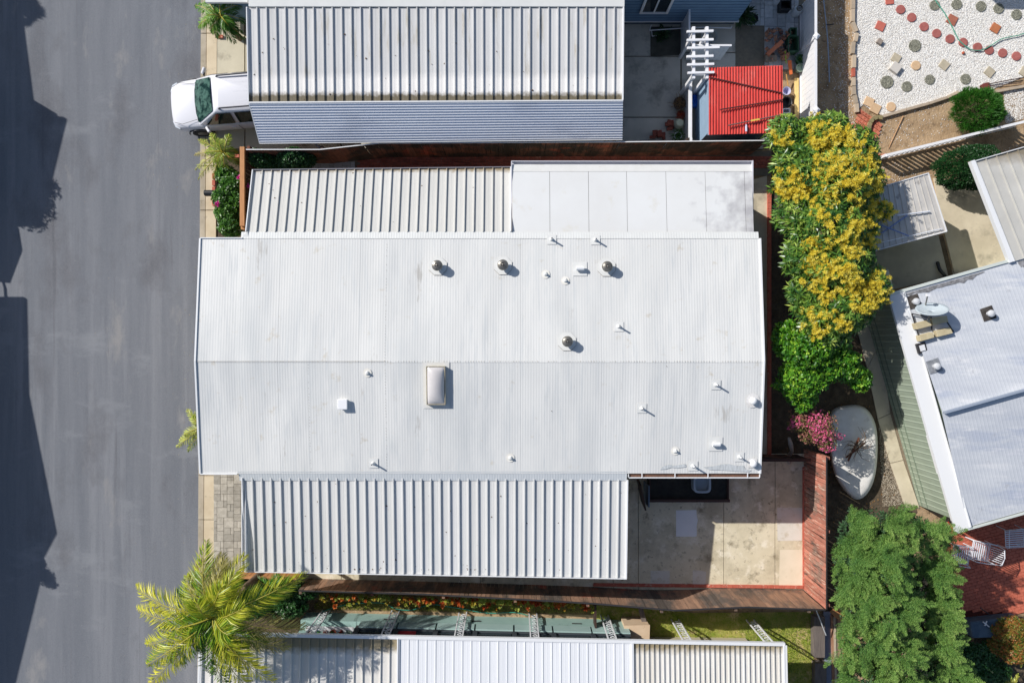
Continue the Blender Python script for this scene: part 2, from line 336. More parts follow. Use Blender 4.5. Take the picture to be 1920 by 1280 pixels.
paver_fill(PV2,a.x,a.y,b.x,b.y,.15,PAVB,.045); a=P(1400,50); b=P(1431,-8); paver_fill(PV2,a.x,a.y,b.x,b.y,.15,PAVB,.045)
# side walk of red bricks under the northern fence
m=MB(); m.sheet([P(668,284),P(1445,284),P(1445,330),P(668,330)],.03); BW=struct('brick_path',m,JOINT)
q=MB(); q.box((0.005,.005,0),(.2,.097,.035)); o=build(q,'brick',BRICK,parent=BW,local=True); bme=o.data; bpy.data.objects.remove(o)
x0=P(670,0).x; cnt=0
for j in range(4):
    for i in range(71):
        x=x0+i*.205+(j%2)*.1; inst('brick',bme,BW,(x,P(0,321).y+j*.103+ .1,.02+random.uniform(0,.006)),rz=random.uniform(-.01,.01)); cnt+=1
m=MB(); m.sheet([P(585,284),P(667,284),P(667,330),P(585,330)],.03); PV3=struct('paver_path',m,JOINT)
a=P(586,328); b=P(667,290); paver_fill(PV3,a.x,a.y,b.x,b.y,.15,PAVB,.02)
# east side walk and its brick edging
m=MB(); m.prism([P(1370,350),P(1437,330),P(1440,862),P(1372,862)],0,.05); struct('side_walk',m,CONC)
KB=thing('brick_edging','low red brick edging between house side walk and mango tree bed','edging',P(1442,600))
q=MB(); q.box((-.06,0.004,0),(.06,.196,.14)); o=build(q,'brick',REDCAP,parent=KB,local=True); me=o.data; bpy.data.objects.remove(o)
for i in range(47): inst('brick',me,KB,(P(1440.5,0).x,P(0,862).y+i*.2,0),rz=random.uniform(-.02,.02))
m=MB(); m.sheet([P(1446,265),P(1640,265),P(1660,560),P(1640,700),P(1720,960),P(1560,1150),P(1540,1150),P(1515,860),P(1446,860)],.012); struct('tree_bed',m,SOIL)
# patio kerb bricks (south and east)
KP=thing('patio_kerb','red painted brick kerb along patio foot of the stained fences','kerb',P(1500,1100))
q=MB(); q.box((0.003,-.05,0),(.2,.05,.09)); o=build(q,'brick',REDCAP,parent=KP,local=True); me=o.data; bpy.data.objects.remove(o)
xx=P(1112,0).x
for i in range(37): inst('brick',me,KP,(xx+i*.203,P(0,1094+i*.12).y,.03),rz=random.uniform(-.02,.02))
yy=P(0,1102).y
for i in range(21): inst('brick',me,KP,(P(1506,0).x,yy+i*.203,.03),rz=math.pi/2+random.uniform(-.02,.02))

# ---------------------------------------------------------------- roofs
def pan_mesh(T,a0,a1,bi,bo,zi,zo,hr,wr,minor=2):
    """one pan between a0 and a1 along the eave, bi(a) inner / bo(a) outer edge; T maps (a,b,z)"""
    wd=a1-a0; pr=[(0,-.015),(0,hr),(wr,hr),(wr+.004,0)]
    for i in range(minor):
        c=wr+(wd-wr)*(i+1)/(minor+1); pr+=[(c-.010,0),(c-.003,.0028),(c+.004,.0028),(c+.011,0)]
    pr.append((wd,0)); m=MB(); n=len(pr)
    vi=[T(a0+x,bi(a0+x),zi+z) for x,z in pr]; vo=[T(a0+x,bo(a0+x),zo+z) for x,z in pr]
    fs=[(i,i+1,n+i+1,n+i) for i in range(n-1)]
    e=T(1,0,0)-T(0,0,0); s_=T(0,bo(a0),0)-T(0,bi(a0),0)
    if e.cross(s_).z<0: fs=[f[::-1] for f in fs]
    m.add(vi+vo,fs); m.add([vo[0],vo[1],vo[2],vo[3],vi[0],vi[1],vi[2],vi[3]],[(0,1,2,3),(7,6,5,4)]); return m
IDT=lambda a,b,z: Vector((a,b,z))
def pan_roof(root,n,a0,a1,bi,bo,zi,zo,mat,T=IDT,hr=.06,wr=.035,minor=2,fascia=None,under=True,fl=.03,name='roof_pan'):
    if not callable(bi): c1=bi; bi=lambda a:c1
    if not callable(bo): c2=bo; bo=lambda a:c2
    for i in range(n):
        p=a0+(a1-a0)*i/n; q=a0+(a1-a0)*(i+1)/n
        build(pan_mesh(T,p,q,bi,bo,zi,zo,hr,wr,minor),name,mat,parent=root)
    build(MB().bar(T(a0,bi(a0),zi+hr/2),T(a0,bo(a0),zo+hr/2),.03,hr+.05),'end_trim',RIBW,parent=root)
    build(MB().bar(T(a1,bi(a1),zi+hr/2),T(a1,bo(a1),zo+hr/2),.04,hr+.07),'end_trim',RIBW,parent=root)
    m=MB(); s_=1 if bo(a0)>bi(a0) else -1
    m.bar(T(a0-.02,bo(a0)+s_*.02,zo-.01),T(a1+.02,bo(a1)+s_*.02,zo-.01),.025,.13); build(m,'fascia',fascia or RIBW,parent=root)
    if under:
        m=MB()
        for t in (.12,.9):
            f=lambda a:bi(a)+(bo(a)-bi(a))*t
            m.bar(T(a0+.1,f(a0),zi+(zo-zi)*t-.12),T(a1-.1,f(a1),zi+(zo-zi)*t-.12),.08,.16)
        build(m,'beam',RIBW,parent=root)
def posts(root,pts,zt,r=.05,mat=None):
    for p in pts:
        m=MB(); m.box((p[0]-r,p[1]-r,0),(p[0]+r,p[1]+r,zt)); build(m,'post',mat or RIBW,parent=root)

# ---- main mobile home
XL,XR=-9.68,7.70; YN,YR,YS=3.20,-.61,-4.10; ZE,ZR=3.0,3.36
MH=thing('mobile_home','long white ribbed metal roofed mobile home with skylight and many vents, centre of the photo','mobile home',((XL+XR)/2,-.5,0))
m=MB(); m.prism([(XL+.35,YS+.25),(XR-.35,YS+.25),(XR-.35,YN-.2),(XL+.35,YN-.2)],0,2.9); build(m,'wall',BEIGE,parent=MH)
def ribbed(x0,x1,ya,za,yb,zb,rh=.0017,pitch=.082):
    m=MB(); n=max(1,int(round((x1-x0)/pitch))); p=(x1-x0)/n; pr=[]
    for i in range(n):
        b=x0+i*p; pr+=[(b,0),(b+p*.4,0),(b+p*.58,rh),(b+p*.82,rh)]
    pr.append((x1,0)); k_=len(pr)
    m.add([(x,ya,za+z) for x,z in pr]+[(x,yb,zb+z) for x,z in pr],[(i,k_+i,k_+i+1,i+1) if ya>yb else (i,i+1,k_+i+1,k_+i) for i in range(k_-1)]); 
    return m
npan=14; xs=[XL+(XR-XL)*i/npan for i in range(npan+1)]
for i in range(npan):
    lift=.0025*(i%2)
    build(ribbed(xs[i],xs[i+1]+.012*(i<npan-1),YN,ZE+lift,YR-.03,ZR+.006+lift),'roof_panel',WHITE,parent=MH)
    build(ribbed(xs[i],xs[i+1]+.012*(i<npan-1),YR,ZR+lift,YS,ZE+lift),'roof_panel',WHITE,parent=MH)
m=MB()
# gable infill and edge trims following the slope
for x in (XL-.012,XR+.012):
    q=MB(); q.bar((x,YN,ZE+.015),(x,YR,ZR+.02),.05,.05); q.bar((x,YR,ZR+.02),(x,YS,ZE+.015),.05,.05)
    q.add([(x,YS,ZE-.1),(x,YN,ZE-.1),(x,YR,ZR)],[(0,1,2)]); q.box((x-.012,YS,ZE-.15),(x+.012,YN,ZE+.005)); build(q,'gable_trim',RIBW,parent=MH)
build(MB().bar((XL,YN+.015,ZE),(P(455,0,3).x,YN+.015,ZE),.03,.08),'eave_trim',RIBW,parent=MH); build(MB().bar((XL,YS-.015,ZE),(P(445,0,3).x,YS-.015,ZE),.03,.08),'eave_trim',RIBW,parent=MH)
# flashing strips where awnings meet the roof
m=ribbed(P(452,0,3).x,XR-.03,YN+.21,ZE-.03,YN-.004,ZE+.015,.002); build(m,'flashing',FLASH,parent=MH)
m=MB(); m.add([(P(450,0,3).x,YN+.02,ZE-.01),(P(462,0,3).x,YN+.21,ZE-.03),(P(466,0,3).x,YN+.02,ZE)],[(0,1,2)]); 
m.prism([(P(452,0,3).x,YN+.03),(P(464,0,3).x,YN+.22),(P(466,0,3).x,YN)],ZE-.05,ZE+.005); build(m,'corner_flashing',FLASH,parent=MH)
m=ribbed(P(447,0,3).x,P(1176,0,3).x,YS+.07,ZE+.018,YS-.24,ZE-.10,.002); build(m,'flashing',M('shallow_flashing',(208,212,214),(216,219,221),scale=2,rough=.6,stretch=(6,1,1)),parent=MH)
# screws along ridge and seams
m=MB(); sc=M('rusty_screw',(150,138,120),rough=.8)
x=XL+.05
while x<XR-.05:
    if random.random()<.86:
        r=random.choice([.007,.009,.012]); m.lathe((x,YR-.0,ZR+.012),[(r,0),(r*.9,.008)],5)
    x+=.082
for xs_,ya,yb in ((xs[5]-.42,YN-.1,YR),(xs[3]-.3,YR-.1,YS),(xs[5]-.42,YR,YS)):
    y=ya
    while y>yb:
        if random.random()<.8:
            t=(YN-y)/(YN-YR) if y>YR else (y-YS)/(YR-YS); m.lathe((xs_+random.uniform(-.006,.006),y,ZE+(ZR-ZE)*t+.011),[(.008,0),(.007,.006)],5)
        y-=.09
build(m,'screws',sc,parent=MH,kind='stuff')
# thin open seam west of the first section
m=MB(); m.box((XL,YR-.004,ZR+.013),(xs[5]-.42,YR+.004,ZR+.016)); build(m,'ridge_seam',M('seam_dark',(120,116,108),rough=1),parent=MH)
# gutter over the patio corner
gx0,gx1=P(1178,0,3).x,XR+.02; m=MB(); gy=YS-.02
m.box((gx0,gy-.13,ZE-.11),(gx1,gy-.10,ZE)); m.box((gx0,gy-.13,ZE-.13),(gx1,gy,ZE-.11)); m.box((gx0,gy-.13,ZE-.13),(gx0+.02,gy,ZE)); m.box((gx1-.02,gy-.13,ZE-.13),(gx1,gy,ZE))
for t in (.1,.35,.6,.9): m.box((gx0+(gx1-gx0)*t,gy-.13,ZE),(gx0+(gx1-gx0)*t+.03,gy+.02,ZE+.008))
gt=build(m,'gutter',RIBW,parent=MH)
m=MB(); m.box((gx0+.02,gy-.098,ZE-.105),(gx1-.02,gy-.002,ZE-.06)); build(m,'gutter_silt',M('rusty_silt',(120,84,66),(90,66,54),scale=20,rough=1),parent=gt)
# north east addition
AX0,AX1=.0,7.55; AY0,AY1=YN+.2,5.66
AD=thing('room_addition','low flat white roofed addition at upper right of the white mobile home','roof addition',(3.7,4.5,0))
m=MB(); m.prism([(AX0+.1,AY0-.1),(AX1-.2,AY0-.1),(AX1-.2,AY1-.35),(AX0+.1,AY1-.35)],0,2.6); build(m,'wall',BEIGE,parent=AD)
sx=[P(v,0,2.85).x for v in (961,1031,1104,1176,1250,1324,1398)]+[AX1]; sx[0]=AX0
for i in range(7):
    m=MB(); g_=.006; m.prism([(sx[i]+g_,AY0-.05),(sx[i+1]-g_,AY0-.05),(sx[i+1]-g_,AY1-.32),(sx[i]+g_,AY1-.32)],2.6,[2.93,2.93,2.72,2.72])
    o=build(m,'roof_panel',WHITE_ADD,parent=AD)
m=MB(); m.prism([(AX0+.01,AY0-.04),(AX1-.01,AY0-.04),(AX1-.01,AY1-.3),(AX0+.01,AY1-.3)],2.55,[2.905,2.905,2.695,2.695]); build(m,'roof_deck',JOINT,parent=AD)
m=MB(); m.prism([(AX0,AY1-.315),(AX1,AY1-.315),(AX1,AY1-.09),(AX0,AY1-.09)],2.58,[2.728,2.728,2.70,2.70]); build(m,'eave_strip',M('cream_eave',(219,218,214),(225,224,221),scale=4,rough=.7,spots=[((190,180,160),5,.62,.1,(.3,2,1))]),parent=AD)
m=MB(); m.box((AX0-.02,AY1,2.55),(AX1+.03,AY1+.025,2.72)); m.box((AX0-.02,AY1-.09,2.55),(AX1+.03,AY1,2.6)); m.box((AX0-.03,AY0,2.68),(AX0,AY1,2.76)); m.box((AX1,AY0-.1,2.6),(AX1+.03,AY1+.02,2.78)); build(m,'gutter',M('gutter_grey',(196,196,204),rough=.5),parent=AD)
m=MB(); x=AX0
while x<AX1:
    m.box((x,AY0+.002,2.94),(x+.03,AY0+.012,2.955)); x+=.082
build(m,'flashing_edge',JOINT,parent=AD,kind='stuff')
# carport awnings of the main home
NC=thing('awning','cream ribbed metal awning along upper left side of the white mobile home','awning',(-4.2,4.4,0))
pan_roof(NC,28,-8.28,-.04,3.41,lambda a:5.46+(a+8.28)*.011,2.94,2.34,CREAM,hr=.055,wr=.03,fascia=GREYM,minor=1)
posts(NC,[(-7.9,5.2),(-4.1,5.25),(-.3,5.3)],2.25)
SC=thing('awning','wide white ribbed metal carport along lower side of the white mobile home','awning',(-2.4,-5.8,0))
pan_roof(SC,41,-8.42,3.60,lambda a:-4.24-(a+8.4)*.006,lambda a:-7.24-(a+8.42)*.0185,2.88,2.62,AWN_S,hr=.062,wr=.034)
posts(SC,[(-8.1,-6.9),(-5.0,-7.0),(-1.6,-7.05),(1.5,-7.1),(3.4,-7.15)],2.45)
m=MB(); m.box((-8.36,-7.2,2.6),(-8.34,-4.3,2.86)); m.box((-8.46,-7.2,2.62),(-8.44,-4.3,2.88)); build(m,'side_gutter',RIBW,parent=SC)

# ---- northern neighbour
NH=thing('mobile_home','blue sided mobile home with white window at top of photo, beside the driveway','mobile home',(-1,14,0))
m=MB(); m.prism([P(430,50),P(1376,49),(7.95,20),(P(430,0).x,20)],.38,2.65); wl=build(m,'wall',BLUEW,parent=NH)
m=MB()
for i in range(11): m.box((P(458,0).x-.01,P(0,49).y-.010,.45+i*.2),(7.82,P(0,49).y+.0,.47+i*.2))
build(m,'siding_lap',M('blue_lap',(76,100,128),rough=.7),parent=wl)
m=MB(); m.prism([P(460,48),P(1374,47),(7.8,20),(P(460,0).x,20)],0,.36); build(m,'skirting',M('blue_grey_skirting',(88,98,110),rough=.8),parent=NH)
m=MB(); m.box((P(458,0).x,P(0,49).y-.03,.35),(7.86,P(0,49).y+.04,.40)); build(m,'base_trim',RIBW,parent=NH)
m=MB(); m.prism([(-8.2,10.42),(3.5,10.42),(3.5,20),(-8.2,20)],2.7,[2.98,2.98,3.6,3.6]); m.prism([(3.5,11.3),(8.3,11.3),(8.3,20),(3.5,20)],2.66,2.85); build(m,'roof',FLASH,parent=NH)
m=MB(); m.prism([(-9.62,10.63),(-8.3,10.63),(-8.3,14),(-9.62,14)],2.7,[2.8,2.8,3.0,3.0]); build(m,'porch_roof',FLASH,parent=NH)
y0=P(0,49).y-.02; w_=build(MB().box((4.36,y0-.03,1.2),(5.16,y0,2.5)),'window',WINGL,parent=NH)
m=MB()
for a in ((4.28,1.12,5.24,1.2),(4.28,2.5,5.24,2.6),(4.28,1.2,4.36,2.5),(5.16,1.2,5.24,2.5),(4.73,1.2,4.78,2.5)): m.box((a[0],y0-.06,a[1]),(a[2],y0-.031,a[3]))
build(m,'frame',RIBW,parent=w_)
NA=thing('awning','weathered grey-white ribbed carport roof with dirty lower edge, at top of photo','awning',(-2.4,9,0))
pan_roof(NA,40,-8.26,3.47,10.4,lambda a:7.51+(a+8.26)*.004,2.92,2.76,AWN_N,hr=.055,wr=.032,minor=1)
posts(NA,[(-7.9,7.9),(-3.9,7.9),(0,7.9),(3.3,7.9)],2.6)
CA=thing('drop_awning','steep corrugated blue-grey metal drop awning below the top carport roof','awning',(-2.4,7,0))
def corr(m,pfun,n,h,nrm):
    """corrugation across t in 0..1; pfun(t,s) gives point, s in {0,1} along"""
    V=[];q=n*6
    for i in range(q+1):
        t=i/q; off=nrm*(h*math.sin(2*math.pi*n*t)); V+= [pfun(t,0)+off,pfun(t,1)+off]
    return m.add(V,[(2*i,2*i+1,2*i+3,2*i+2) for i in range(q)])
TL,TR=P(467,194,2.82),P(1168,190,2.82); BL,BR=P(487,269,1.95),P(1167,262,1.95)
cm=corr(MB(),lambda t,s:(TL.lerp(BL,t)).lerp(TR.lerp(BR,t),s),15,.026,Vector((0,-.6,.8)))
o=build(cm,'corrugated_sheet',M('blue_white_sheet',(222,226,236),(230,233,240),scale=1.2,rough=.45,stretch=(.3,3,3),spots=[((212,216,226),.6,.56,.1,(.5,1,1))]),parent=CA,smooth=True)
build(MB().bar(BL,BR,.03,.04),'bottom_trim',RIBW,parent=CA); build(MB().bar(TL,BL,.03,.03),'end_trim',RIBW,parent=CA); build(MB().bar(TL+Vector((0,.02,.02)),TR+Vector((0,.02,.02)),.04,.03),'top_trim',RIBW,parent=CA)
for x in (-7.4,-3.9,.0,3.2):
    m=MB(); m.bar((x,6.9,0),(x,6.95,1.95),.07,.07); build(m,'post',RIBW,parent=CA)
for x in (-6.5,): 
    m=MB(); m.bar((x-.3,6.8,2.0),(x+.25,6.3,.9),.06,.03); build(m,'brace',RIBW,parent=CA)

# ---- southern neighbour
SH=thing('mobile_home','bright white ribbed metal roofed home along bottom of photo','mobile home',(-.5,-10.5,0))
def by(a): return -9.30-(a+9.8)*.0178
pan_roof(SH,22,-9.83,-3.62,by,lambda a:-14,2.5,2.75,AWN_BD,hr=.05,wr=.028,minor=0,under=False,name='roof_pan')
pan_roof(SH,26,-3.58,3.80,by,lambda a:-14,2.52,2.77,AWN_B,hr=.016,wr=.03,minor=1,under=False)
pan_roof(SH,30,3.84,8.62,by,lambda a:-14,2.5,2.75,AWN_BD,hr=.045,wr=.028,minor=0,under=False)
m=MB(); m.bar((-9.85,by(-9.85)+.03,2.5),(8.66,by(8.66)+.03,2.5),.10,.12); m.bar((8.68,by(8.6),2.5),(8.68,-14,2.75),.07,.14); m.bar((-9.9,by(-9.9),2.5),(-9.9,-14,2.75),.07,.14); build(m,'gutter',RIBW,parent=SH)
pa,pb=P(575,1147),P(1172,1161)
def alongw(t,off=0,z=0): q=pa.lerp(pb,t); return Vector((q.x,q.y+off,z))
def wallbox(m,t0,t1,o0,o1,z0,z1):
    a=alongw(t0); b=alongw(t1); return m.prism([(a.x,a.y+o0),(b.x,b.y+o0),(b.x,b.y+o1),(a.x,a.y+o1)],z0,z1)
m=wallbox(MB(),0,.16,-.4,-.3,0,2.35); wallbox(m,.16,1,-.4,0,0,.74); wl=build(m,'porch_wall',TEAL,parent=SH)
m=wallbox(MB(),.0,.17,-.3,0,0,.75); build(m,'porch_ledge',TEAL,parent=SH)
# shade panels above the dado, then windows
for i in range(7):
    t0=.185+i*.117; t1=t0+.112
    build(wallbox(MB(),t0,t1,-.06,.035,.78,1.26),'shade_panel',M('pale_teal_panel',(164,192,188),(172,198,194),scale=3,rough=.5,rnd=.06),parent=SH)
    wn=build(wallbox(MB(),t0+.006,t1-.006,-.12,-.05,1.34,2.3),'window',WINGL,parent=SH)
    build(wallbox(wallbox(MB(),t0-.008,t0+.006,-.12,.01,1.3,2.35),t0,t1,-.12,.0,1.28,1.335),'frame',M('dark_frame',(60,66,72),rough=.6),parent=wn)
m=wallbox(MB(),.17,1,-.4,-.13,.74,2.4); build(m,'porch_core',M('dark_interior',(60,58,60),rough=.9),parent=SH)
m=wallbox(MB(),.3,.36,-.118,-.045,1.36,2.2); build(m,'red_curtain',M('red_cloth',(170,40,50),rough=.8),parent=SH)
m=MB(); m.prism([(-9.6,-10.2),(8.2,-10.4),(8.2,-14),(-9.6,-14)],0,2.45); build(m,'wall',BEIGE,parent=SH)
for q_ in (.25,.52,.83):
    build(wallbox(MB(),q_,q_+.03,.0,.012,.45,.52),'vent_slot',DARK,parent=SH)
# scroll posts
def scroll_post(base,zt,label):
    t=thing('scroll_post',label,'awning post',base,group='scrollwork posts of the southern porch')
    mr=MB(); 
    for s in (-.13,.13): mr.box((base.x+s-.02,base.y-.02,0),(base.x+s+.02,base.y+.02,zt))
    build(mr,'rail',RIBW,parent=t); ms=MB()
    z=.15
    while z<zt-.25:
        c=Vector((base.x,base.y,z)); pts=[c+Vector((math.sin(a)*.10*(1-a/9),0,.12+.11*math.cos(a)*(1-a/9))) for a in np.linspace(0,6.8,14)]
        ms.tube(pts,.011,4); ms.bar(c+Vector((-.12,0,.3)),c+Vector((.12,0,.22)),.015,.015); z+=.34
    build(ms,'scrollwork',RIBW,parent=t)
for (bx,by_),lb in zip([(612,1143),(742,1144),(868,1147),(999,1149),(1133,1152),(1265,1160),(1406,1161)],
    ['white scroll porch post beside the palm, leftmost of the row','white scroll porch post beside the shelf of potted plants','white scroll porch post in front of the teal wall left of the red curtain middle','white scroll porch post at middle of the teal wall','white scroll porch post at right end of the teal wall','white scroll porch post standing in grass beside the tan cabinet','white scroll porch post standing alone in grass, rightmost']):
    scroll_post(P(bx,by_),2.42,lb)

# ---- green house on the right (turned about 15 degrees)
u=Vector((.962,.272,0)); v=Vector((.272,-.962,0)); O=Vector((11.93,1.43,0))
TG=lambda a,b,z: O+u*a+v*b+Vector((0,0,z))
GH=thing('mobile_home','sage green sided home with bluish white metal roof, tilted at right edge','mobile home',TG(4,3.8,0))
m=MB()
m.prism([TG(.32,.15,0),TG(.32,7.55,0),TG(14,7.55,0),TG(14,.15,0)],0,2.55); wl=build(m,'wall',GREENW,parent=GH)
lapm=M('green_lap',(118,132,114),rough=.8)
mlap=MB()
for i in range(34):
    b0=.25+i*.215; mlap.add([TG(.318,b0,.1),TG(.305,b0+.03,.1),TG(.305,b0+.03,2.4),TG(.318,b0,2.4),TG(.318,b0+.06,.1),TG(.318,b0+.06,2.4)],[(0,1,2,3),(1,4,5,2)])
build(mlap,'siding_rib',M('green_rib',(166,178,160),rough=.7),parent=wl)
m=MB(); m.bar(TG(.30,.2,.28),TG(.30,7.5,.28),.02,.02); m.bar(TG(.30,.2,.62),TG(.30,7.5,.62),.02,.02); build(m,'siding_seam',lapm,parent=wl)
for b0,b1 in ((4.75,6.0),):
    wn=build(MB().prism([TG(.29,b0,0),TG(.31,b0,0),TG(.31,b1,0),TG(.29,b1,0)],1.95,2.4),'window',M('brown_window',(120,104,84),rough=.3),parent=GH)
    m=MB(); m.bar(TG(.28,b0,1.95),TG(.28,b1,1.95),.04,.04); m.bar(TG(.28,b0,1.95),TG(.28,b0,2.4),.04,.04); m.bar(TG(.28,b1,1.95),TG(.28,b1,2.4),.04,.04); build(m,'frame',RIBW,parent=wn)
GRF=M('bluish_metal_roof',(190,194,202),(206,209,214),scale=.7,rough=.45,stretch=(.6,2.6,1),spec=.45,spots=[((176,183,198),.9,.54,.14,(.35,1.6,1)),((216,217,220),2,.56,.12,(.3,1.2,1)),((176,178,184),2.6,.62,.1),((214,214,220),1.1,.6,.1,(.4,1.6,1)),((150,92,70),1.9,.76,.02)],wave=(.02,.8,(1,1,1)))
for j in range(14):
    for (b0,b1,z0,z1) in ((0,3.9,2.6,2.98),(3.9,7.7,2.95,2.6)):
        a0=.42+j*.9; m=MB(); n=8; pr=[]
        for i in range(n): pr+=[(a0+i*.9/n,0),(a0+(i+.5)*.9/n,0),(a0+(i+.75)*.9/n,.0026)]
        pr.append((a0+.9,0)); kk=len(pr)
        m.add([TG(a,b0,z0+z) for a,z in pr]+[TG(a,b1,z1+z) for a,z in pr],[(i,kk+i,kk+i+1,i+1) for i in range(kk-1)]); build(m,'roof_panel',GRF,parent=GH)
m=MB(); m.prism([TG(0,-.02,0),TG(0,7.72,0),TG(.46,7.72,0),TG(.46,-.02,0)],2.5,[2.61,2.61,2.66,2.66]); m.bar(TG(.47,0,2.66),TG(.47,7.7,2.66),.03,.06); build(m,'fascia_board',RIBW,parent=GH)
m=MB(); m.bar(TG(0,-.05,2.6),TG(14,-.05,2.6),.09,.10); m.bar(TG(0,7.76,2.58),TG(14,7.76,2.58),.07,.10); build(m,'gutter',M('gutter_pale',(206,212,206),rough=.5),parent=GH)
m=MB(); m.bar(TG(.45,3.9,3.05),TG(14,3.9,3.05),.07,.12); build(m,'ridge_cap',M('ridge_grey',(150,160,176),rough=.4),parent=GH)
STN=M('black_roof_stain',(150,150,150),(90,92,96),scale=8,rough=.9)
# awning of the green house
EA=thing('awning','grey ribbed awning with white fascia beside trimmed hedge, top right','awning',TG(6,-2,0))
c0=P(1822,305,2.45); c1=P(1893,492,2.6); uu=(P(1920,277,2.45)-c0); uu.z=0; uu.normalize(); vv=c1-c0; vv.z=0; LV=vv.length; vv.normalize()
TE=lambda a,b,z: Vector((c0.x,c0.y,0))+uu*a+vv*b+Vector((0,0,z))
pan_roof(EA,12,0.08,4.3,lambda a:LV,lambda a:0,2.66,2.45,M('grey_awning_metal',(186,184,178),(198,196,190),scale=1,rough=.6,rnd=.03,stain=[(1,5.55,6.0,(140,130,112),.4,5)]),T=TE,hr=.04,wr=.03,minor=0,under=False)
m=MB(); m.bar(TE(0,-.05,2.45),TE(0,LV,2.64),.13,.16); build(m,'side_fascia',RIBW,parent=EA)

# ---- grey shed roof canopy
SR=thing('patio_cover','small grey metal shed roof with loose blue poles lying on it, beside mango tree','shed roof',P(1700,400))
q0,q1,q2,q3=Z4(800,500,2.15),Z4(1205,395,2.15),Z4(1335,805,2.0),Z4(805,948,2.0)
q0=q3+(q1-q2)*1.0; q0.z=2.15; q0=Z4(775,520,2.15)
SRM=M('dull_grey_sheet',(194,190,184),(208,204,198),scale=2,rough=.7,rnd=.03,spots=[((150,146,142),3,.6,.1)])
for i in range(12):
    a,b=i/12,(i+1)/12; m=MB(); A,B,Cc,D=q0.lerp(q1,a),q0.lerp(q1,b),q3.lerp(q2,b),q3.lerp(q2,a); up=Vector((0,0,.02)); r_=.12
    A2,D2=A.lerp(B,r_)+up,D.lerp(Cc,r_)+up; m.add([A,A+up,A2,A.lerp(B,r_*1.2),B,D,D+up,D2,D.lerp(Cc,r_*1.2),Cc],[(0,5,6,1),(1,6,7,2),(2,7,8,3),(3,8,9,4)]); build(m,'roof_sheet',SRM,parent=SR)
[build(MB().bar(a_,b_,.03,.06),'edge_trim',RIBW,parent=SR) for a_,b_ in ((q0,q1),(q1,q2),(q3,q2))]
m=MB(); dz=Vector((0,0,-.02)); m.prism([Z4(850,540,2),Z4(1190,430,2),Z4(1310,790,2),Z4(830,915,2)],0,1.93); build(m,'wall',M('grey_green_wall',(120,124,112),rough=.8),parent=SR)
PB=M('blue_pole',(120,140,190),rough=.4); PW=M('pale_pole',(222,226,236),rough=.4)
for (a,b,mm,lb) in (((985,692),(1217,664),PW,'white pole lying on grey shed roof, topmost'),((840,842),(1058,692),PB,'blue pole lying slanted upward across grey shed roof'),((808,735),(1068,836),PB,'blue pole lying slanted downward across grey shed roof'),((855,887),(1306,785),PW,'long thin pale pole near lower edge of grey shed roof')):
    zz=2.12 if mm is PW else (2.14 if 'upward' in lb else 2.19)
    if 'long thin' in lb: zz=2.07
    m=MB(); m.cyl(Z4(*a,zz+.04),Z4(*b,zz+.0),.022 if 'long' not in lb else .014,n=8); tag(build(m,'pole',mm),lb,'pole')
# ---------------------------------------------------------------- fences
def fence(name,label,pts,hfun,mat,bw=.142,thick=.02,face=1,cap=None,capw=.05,pitch=None,base_at=0,rail_side=-1,gap=.004,skipbase=None):
    """pts: world (x,y) polyline; hfun(s in 0..1)->height; boards are single parts"""
    L=[0]
    for i in range(1,len(pts)): L.append(L[-1]+(Vector(pts[i])-Vector(pts[i-1])).length)
    tot=L[-1]; n=int(tot/(pitch or bw)); root=thing(name,label,'fence',((pts[0][0]+pts[-1][0])/2,(pts[0][1]+pts[-1][1])/2,0))
    q=MB(); q.box((-bw/2+gap,-thick/2,0.03),(bw/2-gap,thick/2,1)); o=build(q,'board',mat,parent=root,local=True); me=o.data; bpy.data.objects.remove(o)
    def at(s):
        for i in range(1,len(pts)):
            if s<=L[i]+1e-6:
                a=Vector(pts[i-1]);b=Vector(pts[i]); return a.lerp(b,(s-L[i-1])/(L[i]-L[i-1])),(b-a)
    for i in range(n):
        p,d=at((i+.5)*tot/n); h=hfun((i+.5)/n)+random.uniform(-.015,.015)
        inst('board',me,root,(p.x,p.y,0),rot=(random.uniform(-.006,.006),random.uniform(-.008,.008),math.atan2(d.y,d.x)+random.uniform(-.03,.03)),scale=(1,1,h))
    for z in (.3,.92):
        m=MB()
        for i in range(1,len(pts)):
            a=Vector(pts[i-1]);b=Vector(pts[i]); d=(b-a).normalized(); nn=Vector((-d.y,d.x))*.04*rail_side
            sa,sb_=hfun(L[i-1]/tot),hfun(L[i]/tot)
            m.bar((a.x+nn.x,a.y+nn.y,z*sa-.05),(b.x+nn.x,b.y+nn.y,z*sb_-.05),.04,.09)
        build(m,'rail',mat,parent=root)
    m=MB(); s=.05
    while s<tot:
        p,d=at(s); d=d.normalized(); nn=Vector((-d.y,d.x))*.09*rail_side; h=hfun(s/tot); m.box((p.x+nn.x-.045,p.y+nn.y-.045,0),(p.x+nn.x+.045,p.y+nn.y+.045,h-.03)); s+=2.4
    build(m,'post',mat,parent=root)
    if cap:
        m=MB()
        for i in range(1,len(pts)):
            a=Vector(pts[i-1]);b=Vector(pts[i]); sa,sb_=hfun(L[i-1]/tot),hfun(L[i]/tot)
            m.bar((a.x,a.y,sa+.03),(b.x,b.y,sb_+.03),capw,.03)
        build(m,'cap_rail',cap,parent=root)
    return root
def w2(px,py,z): q=P(px,py,z); return (q.x,q.y)
hN=1.85
fence('board_fence','long dark red-brown board fence running between driveway and white mobile home',[w2(462,281,hN),w2(600,281,hN),w2(712,269,hN),w2(1140,267,hN),w2(1440,264,hN)],lambda s:hN,FENCEN,cap=RIBW,capw=.03,rail_side=1)
